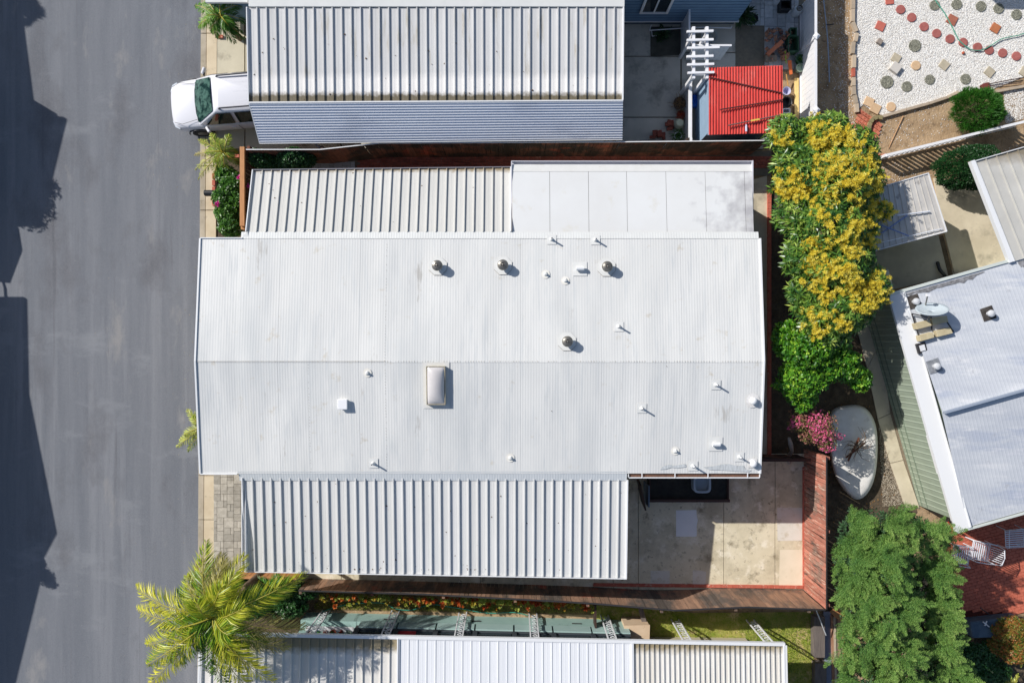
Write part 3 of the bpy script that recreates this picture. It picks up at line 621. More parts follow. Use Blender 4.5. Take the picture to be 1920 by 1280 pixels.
hx=lambda s: 1.25+.5*min(1,max(0,(s-.2)/.45))+.17*min(1,max(0,(s-.6)/.15))
SP=[(560,1106),(800,1113),(1010,1124),(1113,1130),(1265,1143),(1400,1137),(1547,1142)]
def sfen():
    r=[]; 
    for (px,py) in SP:
        s=(px-560)/987; r.append(w2(px,py,hx(s)))
    return r
fence('board_fence','weathered brown board fence along lower side of patio and white carport',sfen(),hx,FENCES,rail_side=-1,cap=DARK,capw=.045)
fence('board_fence','red stained board fence at right side of the concrete patio',[w2(1549,856,1.9),w2(1549,1141,1.9)],lambda s:1.9,FENCEM,rail_side=1,cap=DARK,capw=.035,pitch=.15)
# corner fence piece near street, orange wood (south and north)
fence('slat_fence','short orange-brown wood fence under the big palm beside paver court',[w2(440,1081,1.1),w2(556,1083,1.1)],lambda s:1.1,ORWOOD,rail_side=-1,cap=ORWOOD,capw=.09)
nf=thing('slat_fence','orange-brown wood fence with thick top beam along the street hedge','fence',P(470,350))
m=MB(); a=P(455,276,1.7); b=P(455,424,1.7); m.bar(a,b,.15,.12); build(m,'top_beam',ORWOOD,parent=nf)
sm=MB(); sm.box((-.02,-.05,.1),(.02,.05,1.64)); o=build(sm,'slat',M('dark_slat',(70,44,30),(90,58,38),scale=6,rough=.9,rnd=.2),parent=nf,local=True); me=o.data; bpy.data.objects.remove(o)
for i in range(19): inst('slat',me,nf,(a.x+.06,b.y+(a.y-b.y)*(i+.5)/19,0))
for yy in (a.y,(a.y+b.y)/2,b.y): build(MB().box((a.x-.09,yy-.09,0),(a.x+.03,yy+.03,1.62)),'post',ORWOOD,parent=nf)
# dark low gate between side walk and patio
gt=thing('side_gate','dark brown wooden gate closing the side walk beside the patio','gate',P(1475,862))
ga,gb=P(1418,862,1.25),P(1520,862,1.25)
for i in range(14):
    p=ga.lerp(gb,(i+.5)/14); build(MB().box((p.x-.058,p.y-.012,.08),(p.x+.058,p.y+.012,1.2)),'board',FENCEN,parent=gt)
build(MB().bar(ga,gb,.1,.05),'top_rail',M('dark_brown_rail',(66,40,32),rough=.8),parent=gt)
# white vinyl fence at upper right of driveway
hV=1.35
vf=thing('vinyl_fence','tall white vinyl fence with capped posts right of the red roofed shed','fence',P(1505,130))
v0,v1=P(1529,-20,hV),P(1529,258,hV); n=26
for i in range(n):
    ya=v0.y+(v1.y-v0.y)*i/n; yb=v0.y+(v1.y-v0.y)*(i+1)/n
    build(MB().box((v0.x-.012,ya-.004,.05),(v0.x+.012,yb+.004,hV-.04)),'board',VINYL,parent=vf)
build(MB().bar((v0.x,v0.y,hV),(v0.x,v1.y,hV),.08,.09),'top_rail',VINYL,parent=vf)
build(MB().bar((v0.x,v0.y,.08),(v0.x,v1.y,.08),.07,.12),'bottom_rail',VINYL,parent=vf)
for py in (70,208,258):
    p=P(1529,py,hV); po=build(MB().box((p.x-.07,p.y-.07,0),(p.x+.07,p.y+.07,hV+.08)),'post',VINYL,parent=vf)
    build(MB().lathe((p.x,p.y,hV+.08),[(.125,0),(.125,.03),(.02,.08)],4),'cap',VINYL,parent=po)
vf2=thing('vinyl_fence','low white vinyl fence left of the red roofed shed beneath the arbor','fence',P(1285,200))
for i in range(14):
    a=P(1295,155+i*7.6,.95); b=P(1295,155+(i+1)*7.6,.95); build(MB().box((a.x-.015,b.y+.004,.05),(a.x+.015,a.y-.004,.9)),'board',VINYL,parent=vf2)
a=P(1294,153,.95); b=P(1294,262,.95); build(MB().bar(a,b,.11,.08),'top_rail',M('peeling_white_paint',(226,226,228),(232,232,234),scale=5,rough=.7,spots=[((150,146,140),5,.62,.06)]),parent=vf2)
for p in (a,b): build(MB().box((p.x-.06,p.y-.06,0),(p.x+.06,p.y+.06,1.0)),'post',VINYL,parent=vf2)
pf=thing('fence_panel','pale grey-white fence panel standing between driveway and arbor','fence panel',P(1276,75))
for i in range(9):
    ya=9.94+i*.13; build(MB().box((5.93-.015,ya+.004,.08),(5.93+.015,ya+.126,1.25)),'board',VINYL,parent=pf)
build(MB().box((5.90,9.9,1.25),(5.96,11.15,1.3)),'top_rail',VINYL,parent=pf)
gp=thing('garden_gate','white tongue and groove garden gate beside the arbor','gate',P(1316,114))
for i in range(9): build(MB().box((6.08+i*.135+.004,9.86-.015,.1),(6.08+(i+1)*.135-.004,9.86+.015,1.3)),'board',VINYL,parent=gp)
build(MB().box((6.05,9.83,1.3),(7.32,9.89,1.36)),'top_rail',VINYL,parent=gp)
# arbor
ab=thing('arbor','white wooden arbor with two beams and six crosspieces','arbor',P(1310,110))
for zx,(ya,yb) in ((731,(236,680)),(845,(236,680))): build(MB().bar(Z2(zx,ya,2.0),Z2(zx,yb,2.0),.09,.14),'beam',VINYL,parent=ab)
for zy,(xa,xb) in zip((274,347,414,488,557,628),((675,902),(675,903),(678,955),(673,902),(678,908),(682,910))): build(MB().bar(Z2(xa,zy,2.11),Z2(xb,zy-6,2.11),.07,.07),'crosspiece',VINYL,parent=ab)
for zx,zy in ((731,300),(845,300),(731,650),(845,650)):
    p=Z2(zx,zy,1.95); build(MB().box((p.x-.05,p.y-.05,0),(p.x+.05,p.y+.05,1.93)),'post',VINYL,parent=ab)
p=Z2(731,640,1.4); q=Z2(845,640,1.4); build(MB().bar(p,q,.04,.12),'brace',VINYL,parent=ab)
# red shed
sh=thing('garden_shed','small shed with bright red corrugated roof beside white arbor','shed',P(1400,190))
s0,s1,s2,s3=P(1329,127,2.05),P(1467,123,2.05),P(1468,249,1.98),P(1329,253,1.98)
RED=M('red_corrugated',(202,66,60),(214,82,74),scale=2,rough=.3,spec=.6,coat=.4,stretch=(2,.5,1),spots=[((222,128,118),1.5,.56,.2,(1,.5,1)),((170,50,48),3,.62,.1)])
build(corr(MB(),lambda t,s:(s0.lerp(s1,t)).lerp(s3.lerp(s2,t),s),26,.024,Vector((0,0,1))),'roof',RED,parent=sh,smooth=True)
SBW=M('light_blue_wall',(140,164,186),(148,172,194),rough=.7)
build(MB().prism([(s0.x+.03,s0.y-.1),(s1.x-.08,s1.y-.1),(s2.x-.08,s2.y+.12),(s3.x+.03,s3.y+.12)],0,1.94),'wall',SBW,parent=sh)
build(MB().bar(s3+Vector((0,0,-.05)),s0+Vector((0,0,-.05)),.03,.08),'fascia',SBW,parent=sh)
RODM=M('brown_rod',(92,50,48),rough=.5)
for (a,b,lb,mm) in (((870,664),(1493,798),'dark brown rod lying across red shed roof, longest and uppermost',RODM),((962,940),(1497,856),'dark rod lying across middle of red shed roof',RODM),((1030,1076),(1475,988),'grey-brown rod with yellow patch, lowest on red shed roof',M('grey_rod',(120,96,92),rough=.4))):
    tag(build(MB().cyl(Z2(*a,2.085),Z2(*b,2.06),.022,n=8),'rod',mm),lb,'rod')
yt=thing('bottle','clear plastic bottle lying near lower edge of red shed roof','bottle',Z2(1185,1100,2.02))
build(MB().cyl(Z2(1186,1128,2.06),Z2(1185,1085,2.07),.035,n=10),'body',M('clear_plastic',(206,206,226),rough=.2),parent=yt); build(MB().cyl(Z2(1185,1085,2.07),Z2(1184,1066,2.07),.035,.012,n=10),'neck',M('clear_plastic',(206,206,226)),parent=yt)
tag(build(MB().bar(Z2(1225,1036,2.10),Z2(1300,1022,2.10),.05,.02),'tape_strip',M('yellow_plastic',(226,196,90),rough=.5)),'small yellow strip wrapped on the lowest rod over red roof','strip')
# ---------------------------------------------------------------- yard clutter
def pot(fn,zx,zy,r,h,mat,label,name='plant_pot',soil=True,plant=None,cat='pot'):
    c=fn(zx,zy,.05); t=thing(name,label,cat,c)
    build(MB().lathe((c.x,c.y,.05),[(r*.7,0),(r,h),(r*1.08,h),(r*1.08,h+.02),(r*.9,h+.02),(r*.88,h-.03),(.01,h-.03)],16),'pot',mat,parent=t,smooth=True)
    if plant: plant(t,Vector((c.x,c.y,h)),r)
    return t
def spiky(mat,n=60,L=.3,W=.03):
    def f(t,c,r):
        d=RNG.normal(0,1,(n,3)); d[:,2]=np.abs(d[:,2])*.8+.15; b=np.tile(np.array(c),(n,1))+RNG.normal(0,r*.4,(n,3))*[1,1,.2]
        V,F=leaves(b,d,RNG.uniform(.6,1,n)*L,W,droop=.3); npmesh('leaves',V,F,mat,tint=np.repeat(RNG.random(n),4),parent=t)
    return f
LEAFG=M('potted_leaves',(60,110,40),rough=.5,tint=[(34,66,26),(88,140,50)],trans=.2)
TERRA=M('terracotta',(170,84,60),(186,100,72),scale=8,rough=.9)
GRNPL=M('green_plastic',(44,84,62),rough=.5)
pot(Z2,1625,530,.15,.26,GRNPL,'green pot holding a leafy succulent beside white vinyl fence',plant=spiky(LEAFG,50,.2,.05))
pot(Z2,1622,605,.13,.24,M('pale_green_pot',(150,170,150),rough=.6),'pale rimmed pot of dark soil beside white vinyl fence, below green pot')
pot(Z2,1135,160,.2,.3,BLACK,'dark spiky plant in black pot at corner of blue home',plant=spiky(M('dark_spiky',(40,70,34),rough=.5,tint=[(22,46,26),(52,88,42)]),160,.55,.05))
pot(Z2,1225,190,.16,.26,BLACK,'small bright green plant in round black pot near blue wall corner',plant=spiky(LEAFG,50,.2,.05))
pot(Z2,598,905,.2,.26,M('brown_pot',(80,66,56),rough=.8),'big dark pot with dry grass left of low white fence',plant=spiky(M('dry_grass',(150,120,80),rough=.9,tint=[(96,76,54),(176,140,96)]),90,.35,.02))
pot(Z2,612,1000,.14,.2,M('dull_red_pot',(120,60,46),rough=.8),'small brown pot with reddish plant left of low white fence',plant=spiky(M('reddish_leaf',(150,60,40),tint=[(110,50,34),(200,80,50)]),30,.18,.05))
pot(Z2,588,1180,.13,.22,M('white_pot',(220,224,228),rough=.5),'white pot with feathery green plant near brown fence',plant=spiky(LEAFG,150,.32,.025))
c=Z2(597,1078,.05); t=thing('vase','cream stone vase lying against low white fence','vase',c)
build(MB().lathe((c.x,c.y,.05),[(.1,0),(.17,.12),(.18,.22),(.1,.34),(.12,.38)],16),'body',M('cream_stone',(200,206,182),rough=.7),parent=t,smooth=True)
def brick_stack(label,cx,cy,rows,fn=Z2,jit=.1,n=10,ang=.1,ext=(.3,.2),mat=None,zmax=.2):
    t=thing('brick_pile',label,'bricks',fn(cx,cy,.05)); q=MB(); q.box((-.1,-.05,0),(.1,.05,.06)); o=build(q,'brick',mat or BRICK,parent=t,local=True,bevel=0); me=o.data; bpy.data.objects.remove(o)
    c=fn(cx,cy,0)
    for i in range(n):
        inst('brick',me,t,(c.x+random.uniform(-1,1)*ext[0],c.y+random.uniform(-1,1)*ext[1],.05+random.uniform(0,zmax)),rot=(random.uniform(-.2,.2)*jit*5,random.uniform(-.2,.2)*jit*5,random.choice([0,math.pi/2])+random.gauss(ang,jit)))
    return t
brick_stack('small stack of red bricks behind the cream vase',515,1095,3,n=9,ext=(.12,.12),jit=.08,mat=M('dull_red_brick',(128,66,54),(150,84,68),scale=9,rough=.9,rnd=.15))
brick_stack('dull red bricks lined up against brown fence by the driveway',420,1170,3,n=12,ext=(.22,.08),jit=.06,mat=M('dull_red_brick',(128,66,54)))
bp=brick_stack('untidy heap of broken bricks and rubble on the paved yard corner',1440,400,3,n=44,ext=(.42,.55),jit=1.2,zmax=.3,mat=M('mixed_brick',(150,110,92),(176,130,104),scale=3,rough=.95,rnd=.3,spots=[((110,104,104),2.2,.5,.04),((190,90,66),2.8,.56,.04)]))
tag(build(MB().bar(Z2(1365,470,.4),Z2(1495,355,.45),.14,.06),'timber_piece',M('salmon_timber',(196,120,88),rough=.9)),'salmon coloured timber piece lying on the brick heap','timber')
tag(build(MB().bar(Z2(1345,505,.2),Z2(1445,500,.22),.2,.1),'concrete_block',GREYWOOD),'tan block at lower edge of the brick heap','block')
# tank
c=Z2(1600,118,.05); t=thing('gas_tank','white round propane tank standing by white vinyl fence','gas tank',c)
build(MB().lathe((c.x,c.y,.05),[(.12,0),(.15,.03),(.16,.1),(.16,.3),(.13,.38),(.05,.42)],18),'tank',M('tank_white',(206,212,216),rough=.4),parent=t,smooth=True)
build(MB().lathe((c.x,c.y,.44),[(.1,0),(.1,.1),(.085,.1),(.085,0)],14),'collar',GALV,parent=t); build(MB().cyl((c.x-.03,c.y,.48),(c.x+.04,c.y,.48),.025),'valve',GALV,parent=t)
def crate(label,fn,x0,y0,x1,y1,h,mat,name='bin',cat='bin',lid=None):
    a,b=fn(x0,y0,h),fn(x1,y1,h); c=(a+b)/2; t=thing(name,label,cat,(c.x,c.y,.05)); w_=.02
    m=MB(); X0,X1=sorted((a.x,b.x)); Y0,Y1=sorted((a.y,b.y))
    for q in (((X0,Y0,.05),(X0+w_,Y1,h)),((X1-w_,Y0,.05),(X1,Y1,h)),((X0+w_,Y0,.05),(X1-w_,Y0+w_,h)),((X0+w_,Y1-w_,.05),(X1-w_,Y1,h)),((X0+w_,Y0+w_,.05),(X1-w_,Y1-w_,.08))): m.box(*q)
    build(m,'body',mat,parent=t,bevel=.006)
    m=MB(); m.box((X0-.015,Y0-.015,h-.03),(X0,Y1+.015,h)); m.box((X1,Y0-.015,h-.03),(X1+.015,Y1+.015,h)); m.box((X0,Y0-.015,h-.03),(X1,Y0,h)); m.box((X0,Y1,h-.03),(X1,Y1+.015,h)); build(m,'rim',mat,parent=t)
    if lid: build(MB().box((X0-.02,Y0-.02,h+.002),(X1+.02,Y1+.02,h+.03)),'lid',lid,parent=t,bevel=.01)
    return t
crate('black crate at top of paved yard beside the fence',Z2,1480,5,1570,80,.4,BLACK)
crate('narrow dark green bin above the larger green tub',Z2,1565,240,1617,305,.5,GRNPL)
crate('dark green tub beside heap of bricks',Z2,1548,312,1632,440,.45,GRNPL)
crate('dark grey lidded storage box in corner by white fence and brown fence',Z2,1545,1075,1688,1165,.6,M('charcoal_plastic',(72,78,84),rough=.5),name='storage_box',cat='box',lid=M('charcoal_lid',(84,90,96),rough=.45))
c=Z2(1530,780,.3)
t=thing('bucket','pale lilac bucket at right edge of red shed','bucket',(c.x,c.y,.05)); build(MB().lathe((c.x,c.y,.05),[(.1,0),(.14,.27),(.15,.27),(.12,.26),(.09,.05),(.01,.05)],18),'body',M('lilac_plastic',(196,196,224),rough=.4),parent=t,smooth=True); build(MB().tube([(c.x+.15*math.cos(a),c.y+.15*math.sin(a),.32+.0*a) for a in np.linspace(0,3.1,8)],.006,4),'handle',GALV,parent=t)
c=Z2(1528,880,.3); t=thing('planter_tub','round black tub at right edge of red shed','tub',(c.x,c.y,.05)); build(MB().lathe((c.x,c.y,.05),[(.15,0),(.19,.3),(.2,.3),(.17,.28),(.14,.08),(.01,.06)],18),'body',BLACK,parent=t,smooth=True)
crate('white tray below the round black tub',Z2,1500,932,1560,968,.35,M('white_plastic',(222,224,230),rough=.4),name='tray',cat='tray')
def crumple(label,name,cat,fn,x0,y0,x1,y1,h,mat,nx=10,ny=8,amp=.06):
    m=MB(); V=[]; 
    for j in range(ny+1):
        for i in range(nx+1):
            e=min(i,nx-i,j,ny-j); p=fn(x0+(x1-x0)*i/nx,y0+(y1-y0)*j/ny,h); 
            zz=.06 if e==0 else h+random.uniform(-amp,amp); V.append((p.x+random.uniform(-.02,.02),p.y+random.uniform(-.02,.02),zz))
    m.add(V,[(j*(nx+1)+i,(j+1)*(nx+1)+i,(j+1)*(nx+1)+i+1,j*(nx+1)+i+1) for j in range(ny) for i in range(nx)])
    return tag(build(m,name,mat,smooth=True),label,cat)
TARP=M('blue_tarp',(20,90,190),(30,104,210),rough=.4)
crumple('crumpled bright blue tarp left of red shed','tarp','tarp',Z2,715,800,800,925,.45,TARP)
crumple('small scrap of blue tarp right of red shed','tarp','tarp',Z2,1500,1010,1535,1075,.3,TARP,6,6)
pk=thing('plank_pair','two pale yellow planks lying beside white vinyl fence','planks',Z2(1615,870,.05))
for dx in (0,18): build(MB().bar(Z2(1606+dx,672,.1),Z2(1608+dx,1065,.1),.07,.04),'plank',M('yellow_pine',(222,190,120),(232,204,140),scale=5,rough=.8,rnd=.06),parent=pk)
sv=thing('shovel','orange handled shovel leaning among bricks right of red shed','shovel',Z2(1530,600,.1))
build(MB().cyl(Z2(1545,740,.12),Z2(1528,640,.3),.02,n=8),'handle',M('yellow_wood',(210,160,90)),parent=sv); build(MB().prism([Z2(1510,548),Z2(1542,548),Z2(1552,665),Z2(1528,670)],.3,.33),'blade',M('orange_plastic',(206,104,52),rough=.6),parent=sv); build(MB().cyl(Z2(1528,545,.33),Z2(1518,440,.4),.016,n=8),'grip',M('yellow_green',(150,190,60)),parent=sv)
m=MB(); m.prism([Z2(362,238),Z2(618,238),Z2(618,480),(Z2(362,490))],.055,.065); tag(build(m,'ground_mat',M('black_mat',(66,66,60),(84,84,76),scale=4,rough=.95)),'square dark mat on concrete beneath blue wall','mat')
c=Z2(470,300,.06); t=thing('plant_pot','low dark shrub growing on the square mat','shrub',c); spiky(M('dark_spiky',(40,70,34)),120,.4,.05)(t,c,.2)
tag(build(MB().tube([Z2(372,215,.3),Z2(356,262,.3),Z2(374,262,.2),Z2(378,312,.12),Z2(422,308,.12)],.014,6),'pipe',VINYL),'thin bent white pipe near dark mat','pipe')
tag(build(MB().tube([Z2(356,262,.3),Z2(600,246,.32),Z2(800,236,.32),Z2(1056,243,.3),Z2(1062,225,.3)],.018,6),'pipe',VINYL),'long white conduit along foot of blue wall','pipe')
tb=thing('oval_tub','pale oval tub behind white arbor','tub',Z2(870,310,.05)); m=MB(); c=Z2(868,312,.3); V=[]
m.lathe((c.x,c.y,.05),[(.2,0),(.27,.25),(.29,.27),(.25,.25),(.18,.06),(.01,.06)],20); build(m,'body',M('old_white_tub',(176,178,174),rough=.5),parent=tb,smooth=True)
for i,(x,y0_,y1_) in enumerate(((735,930,1190),(790,930,1195))): tag(build(MB().bar(Z2(x,y0_,.5),Z2(x,y1_,.5),.10,.05),'board_plank',[BLACK,M('pale_board',(190,200,210))][i]),['black plank standing between low fence and shed','pale plank leaning against blue shed wall'][i],'plank')
tag(build(MB().box(Z2(640,1206,.0)+Vector((0,0,.0)),Z2(1500,1200,1.9)),'lattice_rail',VINYL),'white top edge strip of wall behind the shed','rail') if False else None

# ---------------------------------------------------------------- gravel garden
GP=[(460,-60),(1990,-60),(1990,640),(1920,660),(1640,770),(1350,790),(1240,840),(700,990),(600,940),(540,900),(478,950),(470,820),(462,400)]
gpoly=poly(Z3,GP); m=MB(); m.sheet(gpoly,.02); struct('gravel_bed',m,M('white_gravel_base',(222,218,212),(238,236,232),scale=22,rough=1,bump=.03,bscale=40,spots=[((160,150,138),24,.56,.08)]))
pts=scatter(gpoly,52000,.025); V,F=stone_soup(pts,.010,.026); 
npmesh('white_gravel',V,F,M('white_gravel_stone',(222,218,212),rough=.9,tint=[(186,176,164),(230,226,220),(242,240,236),(246,245,243)]),tint=np.repeat(RNG.random(len(pts))**.6,6),kind='stuff')
# scattered gravel on dirt
sp=scatter(poly(Z3,[(330,-20),(460,-20),(460,960),(620,1280),(330,1280)]),5000,.01); sp=sp[RNG.random(len(sp))<.45]
sp2=scatter(poly(Z3,[(600,1000),(1340,820),(1400,1090),(900,1270),(600,1270)]),1500,.01); sp2=sp2[RNG.random(len(sp2))<.3]
sp3=scatter(poly(Z3,[(135,-20),(330,-20),(330,1280),(135,1280)]),900,.01); sp3=sp3[RNG.random(len(sp3))<.4]
sp4=scatter(poly(Z3,[(1740,780),(1920,750),(1920,1020),(1760,1060)]),2600,.01); sp5=scatter(poly(Z4,[(760,260),(1240,400),(1880,180),(1880,230),(1250,420),(860,470)]),2600,.01); sp5=sp5[RNG.random(len(sp5))<.4]
ap=np.concatenate([sp,sp2,sp3,sp4,sp5]); V,F=stone_soup(ap,.008,.022); npmesh('stray_gravel',V,F,MATS['white_gravel_stone'],tint=np.repeat(RNG.random(len(ap)),6),kind='stuff')
REDST=M('red_stepping_stone',(156,88,82),(174,104,96),scale=10,rough=.85,rnd=.1,spots=[((196,140,130),6,.64,.08)])
PEBB=M('pebble_stone',(112,112,100),(146,146,130),scale=26,rough=.9,bump=.01,bscale=30,spots=[((190,186,168),30,.6,.05)])
TANST=M('tan_paving_stone',(176,166,144),(192,180,158),scale=8,rough=.9,rnd=.06); TANC=M('peach_paving_stone',(206,172,134),(216,184,148),scale=12,rough=.9,rnd=.06)
ORST=M('terracotta_stone',(178,108,70),(190,120,80),scale=6,rough=.85,rnd=.06)
S3=1/4.5714*S
ordw=['first (uppermost)','second','third','fourth','fifth','sixth','seventh','eighth','ninth','tenth (last on right)']
for i,(x,y) in enumerate([(857,88),(952,157),(1058,235),(1165,293),(1280,340),(1392,370),(1515,410),(1615,437),(1730,460),(1848,487)]):
    c=Z3(x,y); tag(build(MB().lathe((c.x,c.y,.015),[(.158,0),(.158,.042),(.15,.05)],28),'stepping_stone',REDST),f'{ordw[i]} red round stepping stone of the curved row in white gravel','stepping stone','red round stepping stones')
def pebbled(x,y,r,lb):
    c=Z3(x,y); t=thing('stepping_stone',lb,'stepping stone',(c.x,c.y,.015),group='pebbled round stepping stones'); R=r*S3
    build(MB().lathe((c.x,c.y,.015),[(R,0),(R,.035),(R*.97,.04)],28),'slab',PEBB,parent=t); n=150
    a=RNG.uniform(0,6.28,n); rr=R*.94*np.sqrt(RNG.random(n)); p=np.stack([c.x+rr*np.cos(a),c.y+rr*np.sin(a),np.full(n,.055)],1)
    V,F=stone_soup(p,.010,.024); npmesh('pebbles',V,F,M('pebble',(130,130,116),tint=[(84,84,76),(128,128,112),(190,186,170)],rough=.8),tint=np.repeat(RNG.random(n),6),parent=t,kind='stuff')
for a in ((980,397,53,'large grey pebbled round stone alone in middle of gravel, left of the red row'),(741,708,55,'large grey pebbled round stone at lower left of gravel bed'),(910,747,45,'pebbled round stone with white chips, beside the large lower left one'),
  (1107,688,43,'pebbled round stone below the tan square stone, middle lower row'),(1413,683,45,'pebbled round stone with one white pebble at its centre'),(1150,52,44,'pebbled round stone touched by green hose at top'),(1338,45,45,'pebbled round stone right of the hose at top'),
  (1545,62,45,'pebbled round stone at top, second right of the hose'),(1697,80,45,'pebbled round stone at top, third right of the hose'),(1850,132,45,'pebbled round stone at top right end')): pebbled(*a)
def sq(x,y,r,ang,mat,lb,h=.05):
    c=Z3(x,y); R=r*S3; q=[(c.x+R*math.cos(ang+math.pi/2*i),c.y+R*math.sin(ang+math.pi/2*i)) for i in range(4)]
    tag(build(MB().prism(q,.01,.015+h),'paving_stone',mat,bevel=.006),lb,'paving stone')
REDSQ=M('red_square_stone',(186,98,84),(200,112,96),scale=6,rough=.85)
sq(683,230,52,.35,REDSQ,'red square paving stone alone at left of gravel bed'); sq(762,10,48,.9,REDSQ,'red square paving stone at top edge above the red round row')
sq(1297,178,56,.3,M('rusty_stone',(160,96,78),(176,110,88),scale=6),'rusty brown square paving stone crossed by green hose'); sq(1667,248,52,.25,ORST,'orange-brown square paving stone at right of gravel bed')
sq(818,505,50,.25,TANST,'tan square stone touching a paler tilted block'); sq(805,592,56,.15,M('pale_block',(206,200,192),rough=.9),'pale raised square block casting a shadow in gravel',h=.14); sq(1230,562,52,.1,TANST,'tan square stone in middle of gravel bed'); sq(1618,623,52,.1,TANST,'tan square stone at right near the red tool'); sq(1915,622,52,.2,TANST,'tan square stone cut by right edge of photo'); sq(672,367,30,.2,M('grey_block',(150,138,128),rough=.9),'small grey block alone at left of gravel bed',h=.12)
sq(585,878,54,.35,TANC,'peach square stone at lower left corner of gravel'); sq(642,935,56,.3,TANC,'peach square stone below its twin at the brick patch')
for x,y,lb in ((988,567,'peach round stone between tan squares in gravel'),(775,920,'peach round stone near lower edge of gravel bed')):
    c=Z3(x,y); tag(build(MB().lathe((c.x,c.y,.01),[(.165,0),(.165,.045),(.155,.055)],24),'paving_stone',TANC),lb,'paving stone')
c=Z3(1390,461); tag(build(MB().lathe((c.x,c.y,.02),[(.02,0),(.05,.03),(.05,.06),(.02,.09)],12),'ball',TERRA,smooth=True),'tiny red ball on white gravel','ball')
HOSE=M('green_hose',(88,160,138),rough=.4)
def curve_pts(pts,n=8):
    pts=[Vector(p) for p in pts]; pts=[pts[0]]+pts+[pts[-1]]; r=[]
    for i in range(1,len(pts)-2):
        for j in range(n):
            t=j/n; a,b,c,d=pts[i-1:i+3]; r.append(.5*((2*b)+(c-a)*t+(2*a-5*b+4*c-d)*t*t+(3*b-a-3*c+d)*t**3))
    return r+[pts[-2]]
tag(build(MB().tube(curve_pts([Z3(x,y,.085) for x,y in ((1140,-40),(1165,10),(1240,115),(1300,225),(1360,340),(1430,405),(1480,430),(1560,430),(1640,390),(1720,340),(1800,318),(1870,305),(1940,280))]),.018,6),'garden_hose',HOSE,smooth=True),'green garden hose curving across white gravel','hose')
tl=thing('garden_tool','long red-headed garden tool lying at lower edge of gravel','garden tool',Z3(1600,740))
build(MB().prism(poly(Z3,[(1525,748),(1560,722),(1610,712),(1618,760),(1570,778)]),.05,.09),'head',M('rust_red_tool',(120,60,52),rough=.7),parent=tl,bevel=.01)
tw=M('dark_handle',(84,64,60),rough=.6); build(MB().cyl(Z3(1612,722,.09),Z3(1900,668,.09),.018,n=6),'handle',tw,parent=tl); build(MB().cyl(Z3(1615,740,.07),Z3(1895,712,.07),.014,n=6),'handle',tw,parent=tl)
# edging pieces on left of gravel
ed=thing('gravel_edging','row of mixed edging bricks along left side of gravel bed','edging',Z3(455,500)); EDM=M('edging_block',(176,160,140),(190,172,150),scale=6,rough=.95,rnd=.15)
segs=[((452,-20),(450,80)),((450,84),(448,190)),((448,196),(480,275)),((484,290),(470,360)),((455,365),(447,465)),((460,478),(458,585)),((455,592),(455,660)),((455,668),(455,740)),((456,746),(460,815)),((465,820),(478,890)),((480,893),(486,965))]
for i,(a,b) in enumerate(segs): build(MB().bar(Z3(*a,.06),Z3(*b,.06),.12 if i!=6 else .09,.14),'edging_brick',REDCAP if i==6 else EDM,parent=ed)
ed=thing('concrete_edging','low curb edging between white gravel and bare dirt','edging',Z3(1000,900))
for a,b in (((690,1005),(900,945)),((905,943),(1100,890)),((1105,888),(1250,840)),((1255,838),(1350,792)),((1640,795),(1780,768)),((1785,767),(1960,735))): build(MB().bar(Z3(*a,.05),Z3(*b,.05),.09,.14),'curb_piece',EDM,parent=ed)
ed=thing('curved_edging','curved tan scalloped edging stones around dirt patch','edging',Z3(600,1100)); 
cp=[(700,1015),(660,1008),(622,1022),(598,1052),(588,1085),(583,1122)]
for a,b in zip(cp,cp[1:]): build(MB().bar(Z3(*a,.07),Z3(*b,.07),.13,.15),'curb_piece',M('olive_curb',(140,128,92),rough=.9,rnd=.1),parent=ed)
for i in range(5): build(MB().bar(Z3(581,1132+i*34,.07),Z3(580,1163+i*34,.07),.15,.15),'curb_piece',M('tan_curb',(214,186,142),rough=.9,rnd=.06),parent=ed)
# red brick patch
rb=thing('brick_patch','patch of loose red bricks at lower left corner of gravel','bricks',Z3(520,1030)); q=MB(); q.box((-.1,-.05,0),(.1,.05,.05)); o=build(q,'brick',M('pinkish_brick',(186,104,80),(206,128,102),scale=8,rough=.95,rnd=.15),parent=rb,local=True); me=o.data; bpy.data.objects.remove(o)
for j in range(4):
    for i in range(7):
        c=Z3(520+i*26-j*10,960+j*34+i*18); inst('brick',me,rb,(c.x,c.y,.0),rz=-.75+random.uniform(-.05,.05))
for a in ((430,1080),(520,1108),(545,1120),(480,1075)): c=Z3(*a); inst('brick',me,rb,(c.x,c.y,.0),rz=.6)
rb2=thing('brick_edging','short curve of red bricks at foot of the slanted white fence','edging',Z4(840,260)); 
for (x,y,an) in ((800,225,-1.2),(806,240,-1.1),(818,256,-.8),(834,268,-.5),(852,275,-.2),(872,278,0),(892,274,.2)): c=Z4(x,y); inst('brick',me,rb2,(c.x,c.y,0),rz=an+1.57,scale=(.7,.9,1.6))
tag(build(MB().cyl(Z3(885,995,.05),Z3(760,1270,.03),.018,.012,n=6),'stick',M('tan_stick',(190,150,112))),'thin tan stick lying on bare dirt','stick')
tag(build(MB().tube([Z3(x,y,.06) for x,y in ((200,-20),(212,90),(226,215),(236,330),(247,520),(252,706))],.02,6),'water_pipe',M('blue_white_pipe',(160,178,200),rough=.5)),'long pale water pipe on shaded dirt beside white vinyl fence','pipe')
tag(build(MB().tube([Z3(226,212,.06),Z3(255,215,.12),Z3(288,208,.12)],.022,6),'tap',BLACK),'black tap branching off the long pale pipe','tap')
